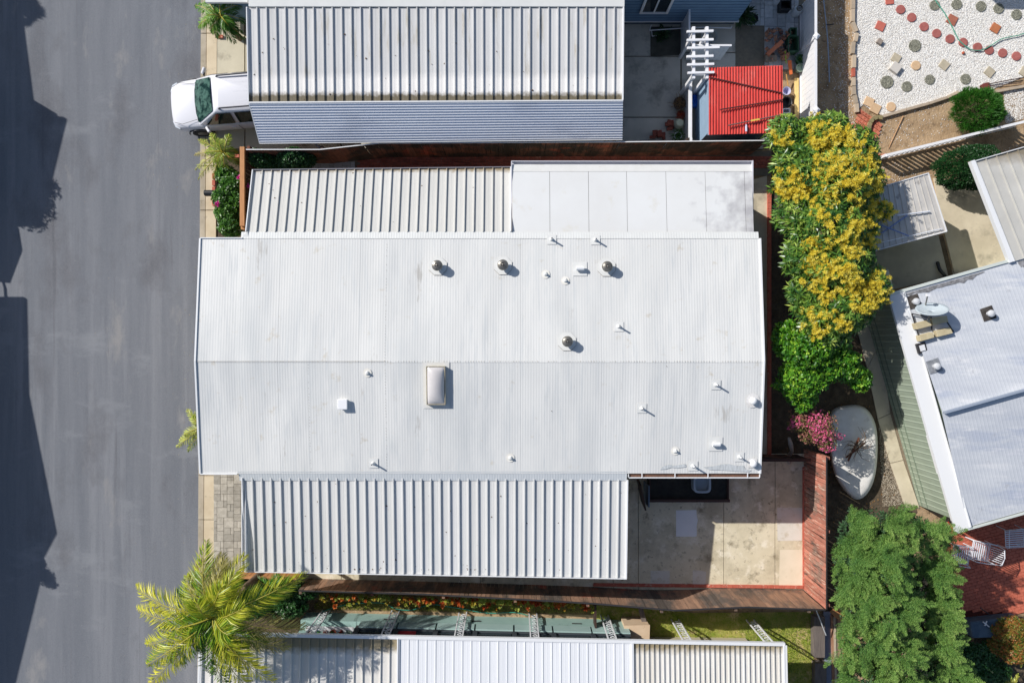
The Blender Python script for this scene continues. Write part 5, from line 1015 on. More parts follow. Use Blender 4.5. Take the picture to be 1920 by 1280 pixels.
# ---------------------------------------------------------------- parked car
def suv():
    t=thing('parked_car','white sport utility vehicle parked nose out beneath the top carport','car',(-11.62,8.0,0),math.radians(180+4.6))
    # local frame: nose at x=0, car extends toward -x
    PAINT=M('white_car_paint',(226,226,232),rough=.22,spec=.6,coat=.6); GL=M('green_tinted_glass',(20,46,44),(80,112,102),scale=5,lo=.42,hi=.6,rough=.08,spec=.8); GLD=M('dark_tinted_glass',(26,40,38),(44,62,54),scale=3,rough=.06,spec=.8)
    st=[(-4.85,.74,.95,.5),(-4.7,.84,1.0,.42),(-3.6,.88,1.02,.38),(-1.4,.88,1.03,.38),(-.95,.87,1.02,.38),(-.5,.85,.97,.38),(-.2,.80,.92,.36),(-.05,.70,.84,.36),(.02,.55,.74,.4)]
    V=[];n=13
    for (x,w_,zt,zb) in st:
        half=[(w_*.96,zb),(w_,zb+.15),(w_*1.0,zt-.28),(w_*.965,zt-.13),(w_*.88,zt-.03),(w_*.5,zt+.015)]
        V+= [(x,-y,z) for y,z in half]+[(x,0,zt+.03)]+[(x,y,z) for y,z in half[::-1]]
    F=[(j*n+i,j*n+i+1,(j+1)*n+i+1,(j+1)*n+i) for j in range(len(st)-1) for i in range(n-1)]+[tuple(range(n))[::-1],tuple(range((len(st)-1)*n,len(st)*n))]
    F+=[((j+1)*n,(j+1)*n+n-1,j*n+n-1,j*n) for j in range(len(st)-1)]
    o=build(MB().add(V,F),'body',PAINT,parent=t,local=True,smooth=True); sb=o.modifiers.new('s','SUBSURF'); sb.levels=1; sb.render_levels=2
    # cabin
    base=[(-4.6,.80),(-1.02,.80)]; top=[(-4.4,.62),(-1.78,.60)]
    V=[(-4.62,-.82,1.0),(-.98,-.80,1.0),(-.98,.80,1.0),(-4.62,.82,1.0),(-4.4,-.64,1.66),(-1.78,-.62,1.68),(-1.78,.62,1.68),(-4.4,.64,1.66),(-4.3,-.5,1.72),(-1.95,-.48,1.745),(-1.95,.48,1.745),(-4.3,.5,1.72)]
    F=[(0,1,5,4),(1,2,6,5),(2,3,7,6),(3,0,4,7),(4,5,9,8),(5,6,10,9),(6,7,11,10),(7,4,8,11),(8,9,10,11),(3,2,1,0)]
    build(MB().add(V,F),'cabin',PAINT,parent=t,local=True,smooth=True,bevel=.04)
    def quad(name,p,mat,off=(0,0,.012),lab=None): return build(MB().add([Vector(q)+Vector(off) for q in p],[tuple(range(len(p)))]),name,mat,parent=t,local=True)
    quad('windshield',[(-1.04,-.72,1.06),(-.96,-.4,1.05),(-.94,0,1.05),(-.96,.4,1.05),(-1.04,.72,1.06),(-1.74,.56,1.66),(-1.72,0,1.68),(-1.74,-.56,1.66)],GL,(.02,0,.012))
    for s in (1,-1):
        for (x0,x1,a0,a1) in ((-1.25,-2.25,-1.80,-2.28),(-2.38,-3.3,-2.4,-3.28),(-3.4,-4.35,-3.4,-4.25)):
            p=[(x0,s*.808,1.06),(x1,s*.815,1.06),(a1,s*.655,1.62),(a0,s*.65,1.62)]
            if s<0: p=p[::-1]
            quad('side_window',p,GLD,(0,s*.012,.004))
        m=MB(); m.tube([(-1.95,s*.53,1.72),(-2.0,s*.535,1.80),(-3.0,s*.54,1.81),(-4.2,s*.54,1.80),(-4.25,s*.53,1.72)],.026,8); build(m,'roof_rail',M('dark_rail',(70,70,76),rough=.4),parent=t,local=True,smooth=True)
        m=MB(); m.bar((-1.27,s*.90,1.08),(-1.38,s*1.10,1.12),.09,.16); o=build(m,'mirror',PAINT,parent=t,local=True,bevel=.03); build(MB().bar((-1.3,s*.84,1.06),(-1.33,s*.95,1.08),.05,.04),'mirror_arm',BLACK,parent=t,local=True)
        for x in (-.85,-3.75):
            w_=MB().cyl((x,s*.66,.34),(x,s*.88,.34),.34,n=28); wo=build(w_,'wheel',M('tyre_rubber',(30,30,32),rough=.8),parent=t,local=True,smooth=True)
            build(MB().cyl((x,s*.86,.34),(x,s*.888,.34),.2,.17,n=20),'rim',GALV,parent=wo,local=True,smooth=True)
            build(MB().tube([(x+.43*math.cos(a),s*.872,.36+.43*math.sin(a)) for a in np.linspace(0.05,3.09,14)],.022,6),'wheel_arch',BLACK,parent=t,local=True)
        build(MB().prism([(-.02,s*.5),(-.10,s*.72),(-.26,s*.80),(-.22,s*.6)],.66,.80),'headlight',M('headlight_glass',(206,214,222),rough=.1),parent=t,local=True)
        for x in (-2.32,-3.35): build(MB().box((x-.006,s*.875,.5),(x+.006,s*.884,1.0)),'door_seam',DARK,parent=t,local=True)
        build(MB().box((-2.2,s*.876,.86),(-2.05,s*.90,.89)),'door_handle',PAINT,parent=t,local=True)
    build(MB().tube([(-.96,-.6,1.06),(-.42,-.70,1.0),(-.15,-.60,.94)],.007,4),'hood_seam',DARK,parent=t,local=True); build(MB().tube([(-.96,.6,1.06),(-.42,.70,1.0),(-.15,.60,.94)],.007,4),'hood_seam',DARK,parent=t,local=True)
    build(MB().bar((-1.0,-.66,1.05),(-1.0,.66,1.05),.05,.02),'cowl',BLACK,parent=t,local=True)
    build(MB().bar((-1.02,-.5,1.09),(-1.12,.1,1.15),.015,.015),'wiper',BLACK,parent=t,local=True); build(MB().bar((-1.02,.1,1.09),(-1.12,.6,1.14),.015,.015),'wiper',BLACK,parent=t,local=True)
    build(MB().box((-.05,-.4,.5),(.03,.4,.68)),'grille',BLACK,parent=t,local=True)
    for i in range(3): build(MB().bar((-2.2,-.3+i*.3,1.735),(-4.2,-.3+i*.3,1.725),.03,.012),'roof_rib',PAINT,parent=t,local=True)
    return t
suv()
# things on the verge
mb_=thing('mailbox','black round-topped mailbox on post beside clipped street hedge','mailbox',P(403,362))
c=P(384,362,1.1); d=P(404,362,1.1); build(MB().cyl((c.x,c.y,1.12),(d.x+.1,d.y,1.12),.095,n=18),'box',BLACK,parent=mb_,smooth=True,bevel=.01); build(MB().box((c.x+.0,c.y-.095,1.02),(d.x+.1,d.y+.095,1.12)),'base',BLACK,parent=mb_); build(MB().box((d.x-.15,d.y-.05,0),(d.x-.05,d.y+.05,1.02)),'post',BLACK,parent=mb_); 
c=P(399,256,.6); t=thing('path_light','small black capped lamp beside the white car wheel','garden lamp',(P(404,258).x,P(404,258).y,0)); build(MB().lathe((c.x,c.y,.55),[(.02,-.5),(.02,0),(.10,0),(.12,.06),(.09,.14),(.02,.18)],6),'head',BLACK,parent=t); build(MB().bar((c.x,c.y,.6),P(455,288,.1),.03,.03),'stem',BLACK,parent=t)
for (x0,y0,x1,y1,lb) in ((403,325,403,388,'red brick edging along street hedge'),(427,294,452,294,'red brick edging at top of street hedge'),(405,71,425,71,'pinkish brick edging below the palm by the driveway')):
    t=thing('brick_edging',lb,'edging',P(x0,y0)); L_=max(abs(x1-x0),abs(y1-y0)); n=int(L_*S/.2)
    for i in range(n):
        p=P(x0,y0).lerp(P(x1,y1),(i+.5)/n); q=MB(); 
        q.box((p.x-.05,p.y-.095,0),(p.x+.05,p.y+.095,.13)) if x0==x1 else q.box((p.x-.095,p.y-.05,0),(p.x+.095,p.y+.05,.13)); build(q,'brick',REDCAP,parent=t)
hs=MB().sheet([P(404,285),P(475,285),P(475,445),P(404,445)],.013); struct('hedge_bed',hs,SOIL)
hs=MB().sheet([P(455,255),P(600,283),P(600,330),P(468,330)],.014); struct('shrub_bed',hs,SOIL)
hs=MB().sheet([P(404,-10),P(462,-10),P(462,70),P(404,70)],.013); struct('palm_bed',hs,SOIL)

# ---------------------------------------------------------------- vegetation
BARK=M('bark',(96,78,62),(128,108,88),scale=8,rough=.95,bump=.02,bscale=14,stretch=(1,1,.3))
def trunk(t,pts,r0,r1): 
    n=len(pts); build(MB().tube(pts,[r0+(r1-r0)*i/(n-1) for i in range(n)],8),'trunk',BARK,parent=t,smooth=True)
def bl(lst): return [(*P(px,py,z),rx*S*k(z),ry*S*k(z),rz) for px,py,z,rx,ry,rz in lst]
def crown(t,blobs,n,per,L,W,mat,low=-.2,inner=.72,out=.5,name='leaves',spread=1.0,upb=.8,nrm_up=.5,droop=.15):
    c,nr=blob_points(blobs,n,low,inner); nr=nr.copy(); nr[:,2]+=nrm_up; nr=unit(nr)
    base=np.repeat(c,per,0); N=np.repeat(nr,per,0); d=RNG.normal(0,1,(n*per,3)); d-=N*(d*N).sum(1,keepdims=True); d=unit(d)*spread+N*out
    cl=np.repeat(RNG.random(n),per); V,F=leaves(base+RNG.normal(0,L*.08,(n*per,3)),d,RNG.uniform(.7,1.1,n*per)*L,RNG.uniform(.8,1.15,n*per)*W,upb,droop)
    tint=np.clip(cl*.6+RNG.random(n*per)*.4,0,1); npmesh(name,V,F,mat,tint=np.repeat(tint,4),parent=t)
def limbs(t,base,blobs,r=.05):
    m=MB()
    for b in blobs: e=Vector(b[:3]); mid=Vector(base).lerp(e,.5)+Vector((0,0,-.1)); m.tube([base,mid,e],[r,r*.7,r*.3],6)
    build(m,'branch',BARK,parent=t,smooth=True)
LEAFM=lambda name,cols,rough=.42,tr=.22: M(name,cols[0],rough=rough,tint=cols,trans=tr*.55,spec=.4)
MANG=LEAFM('mango_leaf',[(30,64,34),(66,112,46),(126,162,60),(190,204,100)],.33)
MB1=bl([(1560,238,2.5,30,22,.5),(1480,260,2.3,42,40,.7),(1545,262,2.6,42,42,.8),(1595,290,2.8,46,48,.8),(1492,325,2.7,46,52,.9),(1565,350,3.1,60,62,1.0),(1618,340,2.7,30,42,.7),(1488,400,2.7,34,46,.8),(1550,430,3.1,62,55,1.0),(1600,425,2.7,38,42,.7),(1650,395,2.4,20,14,.35),(1500,480,2.7,34,46,.9),(1560,500,3.0,62,55,1.0),(1608,470,2.5,26,34,.6),(1512,555,2.6,34,46,.7),(1570,575,2.8,58,52,.9),(1622,540,2.8,36,44,.7),(1545,620,2.6,48,36,.6)])
t=thing('mango_tree','big mango tree covered in yellow blossom between house and grey shed roof','tree',(*P(1545,440)[:2],0)); b0=Vector((*P(1545,440)[:2],0))
trunk(t,[b0,b0+Vector((.1,.1,1.0)),b0+Vector((.0,.2,1.9))],.16,.11); limbs(t,b0+Vector((0,.2,1.8)),MB1)
crown(t,MB1,4300,9,.23,.052,MANG,low=-.15,inner=.60,out=.45,droop=.25)
YB=LEAFM('mango_blossom',[(200,180,44),(236,208,60),(250,226,84),(252,240,150)],.7,.5)
spots=[(1540,238,24,16),(1565,258,36,22),(1600,280,30,26),(1530,265,18,14),(1455,258,12,12),(1475,262,10,8),(1595,322,38,28),(1555,300,26,20),(1480,340,30,24),(1460,350,12,12),(1500,350,26,22),(1530,345,18,16),(1575,345,34,22),(1630,330,22,30),(1620,362,28,24),(1645,395,26,16),(1665,398,14,9),(1545,375,26,12),(1478,368,14,10),(1548,312,18,14),(1535,402,14,9),(1550,455,34,14),(1545,408,20,12),(1612,405,28,16),(1615,440,30,20),(1605,460,24,14),(1520,460,20,16),(1548,500,34,22),(1510,495,16,12),(1588,476,16,10),(1602,432,20,16),(1645,520,20,22),(1632,555,30,26),(1620,545,26,30),(1560,530,36,26),(1585,510,18,14),(1530,530,22,16),(1555,560,16,10),(1545,600,36,16),(1580,608,22,14),(1520,585,18,10),(1590,470,18,12),(1612,575,16,14),(1530,625,18,12)]
def blossoms(t,spots,topz,mat,name='blossom'):
    Vs=[];Fs=[];T=[];off=0; Bb=np.array(MB1)
    for (px,py,rx,ry) in spots:
        q=max(5,int(rx*ry*.042))
        for _ in range(q):
            a=random.uniform(0,6.28); rr=math.sqrt(random.random()); X,Y=px+rx*1.12*rr*math.cos(a),py+ry*1.15*rr*math.sin(a); z=topz
            for _i in range(2):
                p=P(X,Y,z); dd=1-((Bb[:,0]-p.x)/Bb[:,3])**2-((Bb[:,1]-p.y)/Bb[:,4])**2; ok=dd>0
                z=float((Bb[:,2]+Bb[:,5]*np.sqrt(np.maximum(dd,0)))[ok].max()) if ok.any() else 2.4
            c=np.array(P(X,Y,z))+[0,0,random.uniform(-.08,.05)]
            ax=RNG.normal(0,.75,3); ax[2]=abs(ax[2])+.55; ax/=np.linalg.norm(ax); L=random.uniform(.2,.38); n=44
            s=RNG.random(n); base=c+ax*(s[:,None]*L); d=RNG.normal(0,1,(n,3)); d-= (d@ax)[:,None]*ax*.8; d=unit(d)+ax*.5
            d[:,2]*=.5; V,F=leaves(base,d,(1-s*.7)*.15,.013+.011*RNG.random(n),1.6,0); Vs.append(V);Fs.append(F+off);off+=len(V);T.append(np.repeat(RNG.random(n)*.6+random.random()*.4,4))
    npmesh(name,np.concatenate(Vs),np.concatenate(Fs),mat,tint=np.concatenate(T),parent=t)
blossoms(t,spots,3.2,YB)
CIT=LEAFM('citrus_leaf',[(34,84,24),(66,124,30),(112,168,42),(186,216,70)],.4,.3)
CB=bl([(1475,640,2.4,28,38,.5),(1510,660,2.6,46,36,.6),(1500,710,2.4,46,36,.6),(1560,650,2.3,34,30,.5),(1578,690,2.2,28,24,.5),(1602,700,2.1,22,18,.4),(1588,672,2.3,22,16,.4),(1620,706,1.9,12,10,.3),(1540,640,2.4,30,24,.5),(1505,745,2.2,26,24,.4),(1610,718,2.0,20,16,.4),(1545,690,2.3,36,30,.5)])
t=thing('citrus_tree','bright green leafy tree just below the mango tree','tree',(*P(1540,680)[:2],0)); b0=Vector((*P(1540,680)[:2],0)); trunk(t,[b0,b0+Vector((0,.05,.8)),b0+Vector((.05,0,1.6))],.11,.07); limbs(t,b0+Vector((0,0,1.4)),CB,.035)
crown(t,CB,3600,7,.12,.055,CIT,low=-.1,inner=.5,out=.5,droop=.2)
PNK=LEAFM('pink_petal',[(214,80,126),(238,116,160),(244,156,190)],.6,.35); PKL=LEAFM('bronze_leaf',[(90,70,44),(110,124,54),(176,110,104),(206,140,130)],.6,.25)
PB_=bl([(1510,785,1.9,30,24,.4),(1540,800,2.0,28,30,.45),(1490,795,1.8,14,16,.25),(1550,825,1.9,20,20,.3),(1520,815,1.8,26,20,.3)])
t=thing('flowering_shrub','pink flowering shrub with sprawling twigs above the white oval shell','shrub',(*P(1522,800)[:2],0)); b0=Vector((*P(1522,800)[:2],0)); trunk(t,[b0,b0+Vector((0,.03,.6)),b0+Vector((.02,0,1.2))],.06,.04); limbs(t,b0+Vector((0,0,1.0)),PB_*3,.02)
crown(t,PB_,1300,5,.07,.028,PKL,low=-.4,inner=.3,out=.6); 
PB2=bl([(1532,790,2.1,24,22,.3),(1542,812,2.1,24,20,.3),(1493,790,2.0,14,12,.2),(1552,838,1.9,16,12,.2),(1570,818,1.9,14,8,.15),(1480,800,1.9,10,6,.1)]); crown(t,PB2,420,6,.045,.035,PNK,low=-.2,inner=.5,out=.5,name='flowers')
# white shell with crossed sticks
pts=[(1553,790),(1558,766),(1580,760),(1612,757),(1632,770),(1645,800),(1646,840),(1644,880),(1636,912),(1620,934),(1604,938),(1588,925),(1568,900),(1558,870),(1555,830)]
sh_=thing('oval_shell','white rounded oval shell under the pink shrub with crossed sticks on top','shell',P(1600,850)); V=[];n=len(pts)
cx,cy=1602,846
for sc_,z in ((1.0,.02),(1.0,.30),(.975,.43),(.88,.49),(.5,.50)):
    for (x,y) in pts: V.append(P(cx+(x-cx)*sc_,cy+(y-cy)*sc_,z if z>.3 else .02))
F=[(j*n+i,(j+1)*n+i,(j+1)*n+(i+1)%n,j*n+(i+1)%n) for j in range(4) for i in range(n)]+[tuple(range(4*n,5*n))[::-1]]
o=build(MB().add(V,F),'shell_body',M('chalky_white',(226,222,216),(238,236,232),scale=3,rough=.8,spots=[((176,170,162),2,.6,.15)],wave=(.05,1.4,(1,1,1))),parent=sh_,smooth=True); sb=o.modifiers.new('s','SUBSURF'); sb.levels=1; sb.render_levels=2
for (a,b,lb) in (((625,1195),(760,1092),'brown stick lying across white shell, rising to the right'),((640,1220),(718,1055),'brown stick lying across white shell, the steeper one')):
    tag(build(MB().bar(Z5(*a,.62),Z5(*b,.66),.05,.04),'stick',M('brown_stick',(110,64,44),rough=.8)),lb,'stick')
t=thing('driftwood','pale twisted driftwood trunk standing in the dark bed beside the patio gate','driftwood',P(1480,865)); build(MB().tube([Z5(225,1230,.05),Z5(215,1190,.3),Z5(245,1150,.6),Z5(235,1100,.9),Z5(225,1060,1.2)],[.07,.09,.06,.08,.05],8),'trunk',M('pale_driftwood',(150,146,138),(176,170,160),scale=9,rough=.9,bump=.02,bscale=16),parent=t,smooth=True); build(MB().tube([Z5(235,1215,.2),Z5(290,1200,.5),Z5(330,1170,.7)],[.02,.015,.01],5),'branch',MATS['pale_driftwood'],parent=t)
# clipped hedges / bushes
def bush(name,label,cat,blobs,n,per,L,W,mat,base,**kw):
    t=thing(name,label,cat,(base.x,base.y,0)); limbs(t,Vector((base.x,base.y,.05)),blobs,.03); crown(t,blobs,n,per,L,W,mat,**kw); return t
bush('clipped_bush','dark trimmed oval bush between picket fence and grey awning','bush',bl([(1806,318,.75,54,38,.75),(1785,330,.7,30,22,.6),(1835,300,.7,34,26,.6)]),9000,5,.05,.03,LEAFM('box_leaf',[(20,54,26),(34,76,36),(60,104,52)],.4,.15),P(1806,318),low=-.1,inner=.9,out=.9,spread=.8)
bush('round_bush','round feathery green bush on bare dirt beside gravel garden','bush',bl([(1829,209,.45,44,38,.55)]),2600,7,.17,.014,LEAFM('feathery_leaf',[(34,84,24),(56,118,34),(96,150,54)],.5,.25),P(1829,209),low=-.1,inner=.75,out=1.0,spread=.5,droop=.05)
HED=LEAFM('hedge_leaf',[(26,60,18),(50,96,26),(84,134,36),(120,168,70)],.38,.25)
t=bush('street_hedge','glossy green hedge with few magenta flowers beside mailbox','hedge',bl([(425,330,1.0,18,18,.4),(440,350,1.1,26,20,.5),(425,372,1.1,24,20,.5),(450,375,1.1,18,20,.5),(430,400,1.1,24,20,.5),(436,425,1.1,24,20,.5),(448,348,1.2,20,22,.4)]),3400,6,.085,.045,HED,P(432,380),low=-.1,inner=.65,out=.5)
m=[]; 
for i,(x,y) in enumerate(((700,484),(788,560),(507,715),(515,728),(728,705))): 
    c=Z9(x,y,1.6); d=RNG.normal(0,1,(14,3)); d[:,2]=abs(d[:,2]); V,F=leaves(np.tile(np.array(c),(14,1)),d,.10,.06); npmesh('flower',V,F,M('magenta_petal',(226,70,170),rough=.6,trans=.3),parent=t)
LEAFD=LEAFM('shade_leaf',[(30,64,34),(48,92,44),(84,128,70)],.35,.2)
bush('camellia_bush','dark glossy shrub behind orange wood fence, left of two','shrub',bl([(492,300,1.0,26,16,.5),(480,295,.9,16,14,.4),(508,306,.9,18,14,.4)]),1500,6,.075,.045,LEAFD,P(492,298),low=-.1,inner=.7)
bush('camellia_bush','dark glossy shrub behind orange wood fence, right of two','shrub',bl([(556,298,1.15,32,17,.6),(575,300,1.0,18,15,.4),(540,302,1.0,18,16,.4)]),1900,6,.075,.045,LEAFD,P(556,298),low=-.1,inner=.7)

def frond(t,base,tip,arch,ll,mat,n=34,w_=.02,ang=.95,droop=.35,name='frond',tintb=.5,vfold=.35):
    base=Vector(base);tip=Vector(tip); mid=base.lerp(tip,.5)+Vector((0,0,arch)); L=(tip-base).length
    pts=[]; 
    for i in range(n+1):
        s=i/n; pts.append((base*(1-s)**2+mid*2*s*(1-s)+tip*s*s))
    B=[];D=[];LN=[]
    for i in range(2,n+1):
        s=i/n; p=pts[i]; tg=(pts[min(i+1,n)]-pts[i-1]).normalized(); sd=tg.cross(Vector((0,0,1)));
        if sd.length<.05: sd=Vector((1,0,0))
        sd.normalize(); le=ll*(math.sin(math.pi*min(1,(s*.82+.14)))**.7)
        for sg in (-1,1):
            for kq in range(2):
                f=ang*(1-.45*s)+random.uniform(-.12,.12); d=tg*math.cos(f)+sd*sg*math.sin(f)+Vector((0,0,vfold*random.uniform(-.6,1)-droop*random.random()))
                B.append(p+tg*random.uniform(-.5,.5)*L/n);D.append(d);LN.append(le*random.uniform(.85,1.1))
    V,F=leaves(np.array(B),np.array(D),np.array(LN),w_,.7,.28); tv=np.clip(tintb+RNG.normal(0,.14,len(B)),0,1)
    o=npmesh(name,V,F,mat,tint=np.repeat(tv,4),parent=t)
    m=MB(); m.tube(pts,[.022*(1-.75*i/n) for i in range(n+1)],5); build(m,'rachis',M('yellow_rachis',(170,160,60),rough=.5),parent=o)
    return o
PLM=LEAFM('palm_leaflet',[(40,92,26),(110,152,32),(206,204,54),(250,234,96)],.36,.4); PDR=LEAFM('dry_palm_leaflet',[(120,120,60),(170,160,90),(206,192,130)],.6,.3)
def palm(label,cpx,cz,fr,ll,mat=None,w_=.03,n=36,tr=.12,name='palm_tree',stem=True):
    c=P(cpx[0],cpx[1],cz); t=thing(name,label,'palm',(c.x,c.y,0))
    if stem: build(MB().tube([(c.x+.02,c.y-.02,0),(c.x,c.y+.02,cz*.5),(c.x,c.y,cz-.1)],[tr*1.3,tr,tr*.9],12),'trunk',BARK,parent=t,smooth=True)
    for (x,y,z,ar,tb,*mm) in fr:
        frond(t,c+Vector((random.uniform(-.06,.06),random.uniform(-.06,.06),0)),P(x,y,z),ar,ll,mm[0] if mm else (mat or PLM),n,w_,tintb=tb)
    return t
palm('large queen palm with arching yellow-green fronds overhanging the street, lower left',(401,1157),4.6,
 [(256,1100,4.2,.9,.75),(258,1141,4.1,.9,.8),(350,1080,4.6,.7,.55),(386,1016,4.6,1.0,.45),(415,1040,4.5,.8,.5,PDR),(374,1050,4.4,.9,.45,PDR),(458,1042,4.6,.9,.8),(440,1075,5.2,.6,.6),(570,1078,4.5,1.0,.6),(545,1105,4.2,.8,.35),(572,1176,3.9,.8,.4,PDR),(500,1205,4.2,.8,.35),(514,1276,3.9,.9,.8),(470,1290,4.0,.9,.7),(425,1285,3.6,.8,.2),(395,1262,3.6,.7,.15),(282,1282,4.1,.8,.85),(276,1245,4.3,.9,.55),(275,1208,4.1,.8,.7),(300,1180,4.4,.7,.4),(325,1245,4.1,.8,.35),(415,1100,5.6,.5,.6),(370,1130,5.5,.5,.5),(430,1190,5.5,.4,.45),(455,1140,5.5,.5,.6),(340,1170,4.5,.6,.2),(480,1110,4.4,.7,.25),(440,1230,4.3,.7,.25),(420,1050,4.9,.8,.5,PDR),(480,1250,4.2,.8,.65),(360,1210,4.3,.6,.15),(540,1215,3.9,.7,.35,PDR),(330,1110,4.2,.6,.1),(450,1260,3.7,.7,.05)],.62,n=46,w_=.026)
PYG=LEAFM('pygmy_palm_leaflet',[(70,116,36),(120,156,50),(176,190,70),(210,210,110)],.4,.3)
palm('light green pygmy palm beside the white car nose',(418,285),1.5,[(372,262,1.2,.2,.8),(366,318,1.0,.2,.9),(372,335,.9,.2,.9),(430,253,1.6,.2,.7),(445,285,1.3,.2,.5),(452,310,1.2,.2,.6),(425,325,1.2,.2,.5),(395,250,1.5,.3,.7),(405,305,1.7,.2,.6),(385,285,1.4,.2,.5),(412,262,1.9,.2,.6),(365,290,1.0,.25,.95,PDR),(400,335,1.0,.2,.7)],.24,PYG,.018,26,.06)
PG2=LEAFM('cycad_leaflet',[(50,100,34),(96,150,46),(160,196,80)],.4,.3)
palm('green feathery palm at the corner of the blue home, top left',(412,30),1.8,[(366,10,1.5,.3,.6),(372,50,1.4,.3,.7),(380,-15,1.6,.3,.6),(405,70,1.3,.3,.5),(440,80,1.2,.3,.3),(458,72,1.1,.3,.2),(462,40,1.3,.3,.2),(450,10,1.6,.3,.3),(415,-25,1.8,.3,.4),(390,30,1.9,.2,.7),(430,50,1.8,.2,.4),(445,60,1.4,.2,.2),(395,58,1.5,.2,.7)],.34,PG2,.022,30,.08)
palm('pale yellow-green pygmy palm peeking past left roof edge into street',(385,800),2.0,[(350,768,1.9,.3,.8),(360,782,2.1,.2,.8),(331,838,1.8,.3,.95),(345,815,2.0,.3,.9),(352,845,1.7,.2,.6),(372,770,2.0,.2,.6),(395,830,2.0,.2,.6),(336,826,1.6,.3,.9),(365,490,1.6,.0,.9) if False else (378,830,1.9,.2,.8)],.26,PYG,.018,26,.07)
palm('small green palm in shadow between big palm and white carport',(515,1100),1.3,[(480,1085,1.2,.2,.3),(500,1122,1.0,.2,.2),(545,1090,1.2,.2,.3),(550,1118,.9,.2,.2),(520,1078,1.4,.2,.5),(530,1125,1.0,.2,.2),(490,1105,1.1,.2,.2)],.3,PG2,.022,24,.05)
# conifer
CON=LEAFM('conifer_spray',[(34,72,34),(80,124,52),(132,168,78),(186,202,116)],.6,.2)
def conifer():
    b0=P(1670,1140); b0.z=0; t=thing('conifer_tree','massive feathery green conifer filling lower right, between board stack and brick patio','tree',b0)
    CF=bl([(1598,1003,2.9,34,40,1.0),(1650,985,3.2,46,34,1.0),(1708,988,3.1,42,32,1.0),(1748,1018,2.7,28,34,.8),(1598,1062,3.1,34,46,1.1),(1648,1055,3.5,42,48,1.1),(1603,1128,3.0,36,50,1.1),(1656,1138,3.4,44,50,1.1),(1612,1200,3.1,40,50,1.1),(1668,1215,3.2,44,46,1.0),(1618,1270,3.1,45,46,1.0),(1680,1280,3.0,44,44,.9),(1748,1085,2.7,26,42,.8),(1752,1145,2.7,26,42,.8),(1756,1205,2.6,28,42,.8),(1772,1262,2.6,34,42,.8),(1610,1330,3.0,60,40,1),(1780,1340,2.4,40,40,.8),(1605,962,1.9,8,6,.2)])
    trunk(t,[b0,b0+Vector((0,0,1.5)),b0+Vector((0,0,2.6))],.22,.12); limbs(t,b0+Vector((0,0,1.2)),CF,.06)
    NC=215; NP=NC*9; cc_,nc_=blob_points(CF,NC,.05,.74); G=np.array([.66,-.62,0.])
    ca_=unit(nc_*[1,1,.2]*.45+G*.85+RNG.normal(0,.12,(NC,3))*[1,1,.4]); ax=np.repeat(ca_,9,0); c=np.repeat(cc_,9,0); nr=np.repeat(nc_,9,0)
    off=RNG.normal(0,1,(NP,3))*[.13,.13,.10]; c=c+off; ax=unit(ax+off*2.2+RNG.normal(0,.12,(NP,3))+[0,0,-.05])
    PL=RNG.uniform(.34,.70,NP); base=c-ax*PL[:,None]*.45
    wv=np.tile([0,0,1.],(NP,1))+nr*.5+RNG.normal(0,.2,(NP,3)); sdv=unit(np.cross(ax,wv))
    K=24; sf=np.tile(np.linspace(0,1,K),NP); A=np.repeat(ax,K,0); SD=np.repeat(sdv,K,0); L=np.repeat(PL,K); sgn=np.tile(np.where(np.arange(K)%2==0,1.,-1.),NP)
    sb_=np.repeat(base,K,0)+A*(L*sf)[:,None]; sb_[:,2]-=sf**2*.10; ln=((1-sf)**.8*.24+.04)*(L/.65)*RNG.uniform(.7,1.1,NP*K)
    sd=unit(A*.85+SD*sgn[:,None]*(.75-.35*sf)[:,None]+RNG.normal(0,.10,(NP*K,3))); J=11
    u_=np.tile(np.linspace(.0,1,J),NP*K); A2=np.repeat(sd,J,0); B=np.repeat(sb_,J,0)+A2*(u_*np.repeat(ln,J))[:,None]; B[:,2]-=u_**2*.04
    up=np.tile([0,0,1.],(len(B),1))+RNG.normal(0,.25,(len(B),3)); side=unit(np.cross(A2,up)); sg=np.where(np.arange(len(B))%2==0,1,-1)[:,None]
    d=A2*.9+side*sg*.7+RNG.normal(0,.15,B.shape); V,F=leaves(B,d,(1-.55*u_)*.05+.012,.015,.8,.1)
    sf=np.clip(sf*.6+.0,0,1)
    cl=np.repeat(np.repeat(np.clip(np.repeat(RNG.random(NC),9)*.7+RNG.random(NP)*.3+(off[:,2]*1.2),0,1),K),J); tt=np.repeat(sf,J)+u_*.35
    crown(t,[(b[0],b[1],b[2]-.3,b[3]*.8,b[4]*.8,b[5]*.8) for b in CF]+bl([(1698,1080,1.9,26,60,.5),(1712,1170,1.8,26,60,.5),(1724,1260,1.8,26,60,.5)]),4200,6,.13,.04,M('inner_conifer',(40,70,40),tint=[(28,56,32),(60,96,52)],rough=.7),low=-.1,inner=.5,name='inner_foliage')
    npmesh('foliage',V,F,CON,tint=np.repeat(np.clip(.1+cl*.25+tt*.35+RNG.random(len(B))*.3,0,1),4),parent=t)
conifer()
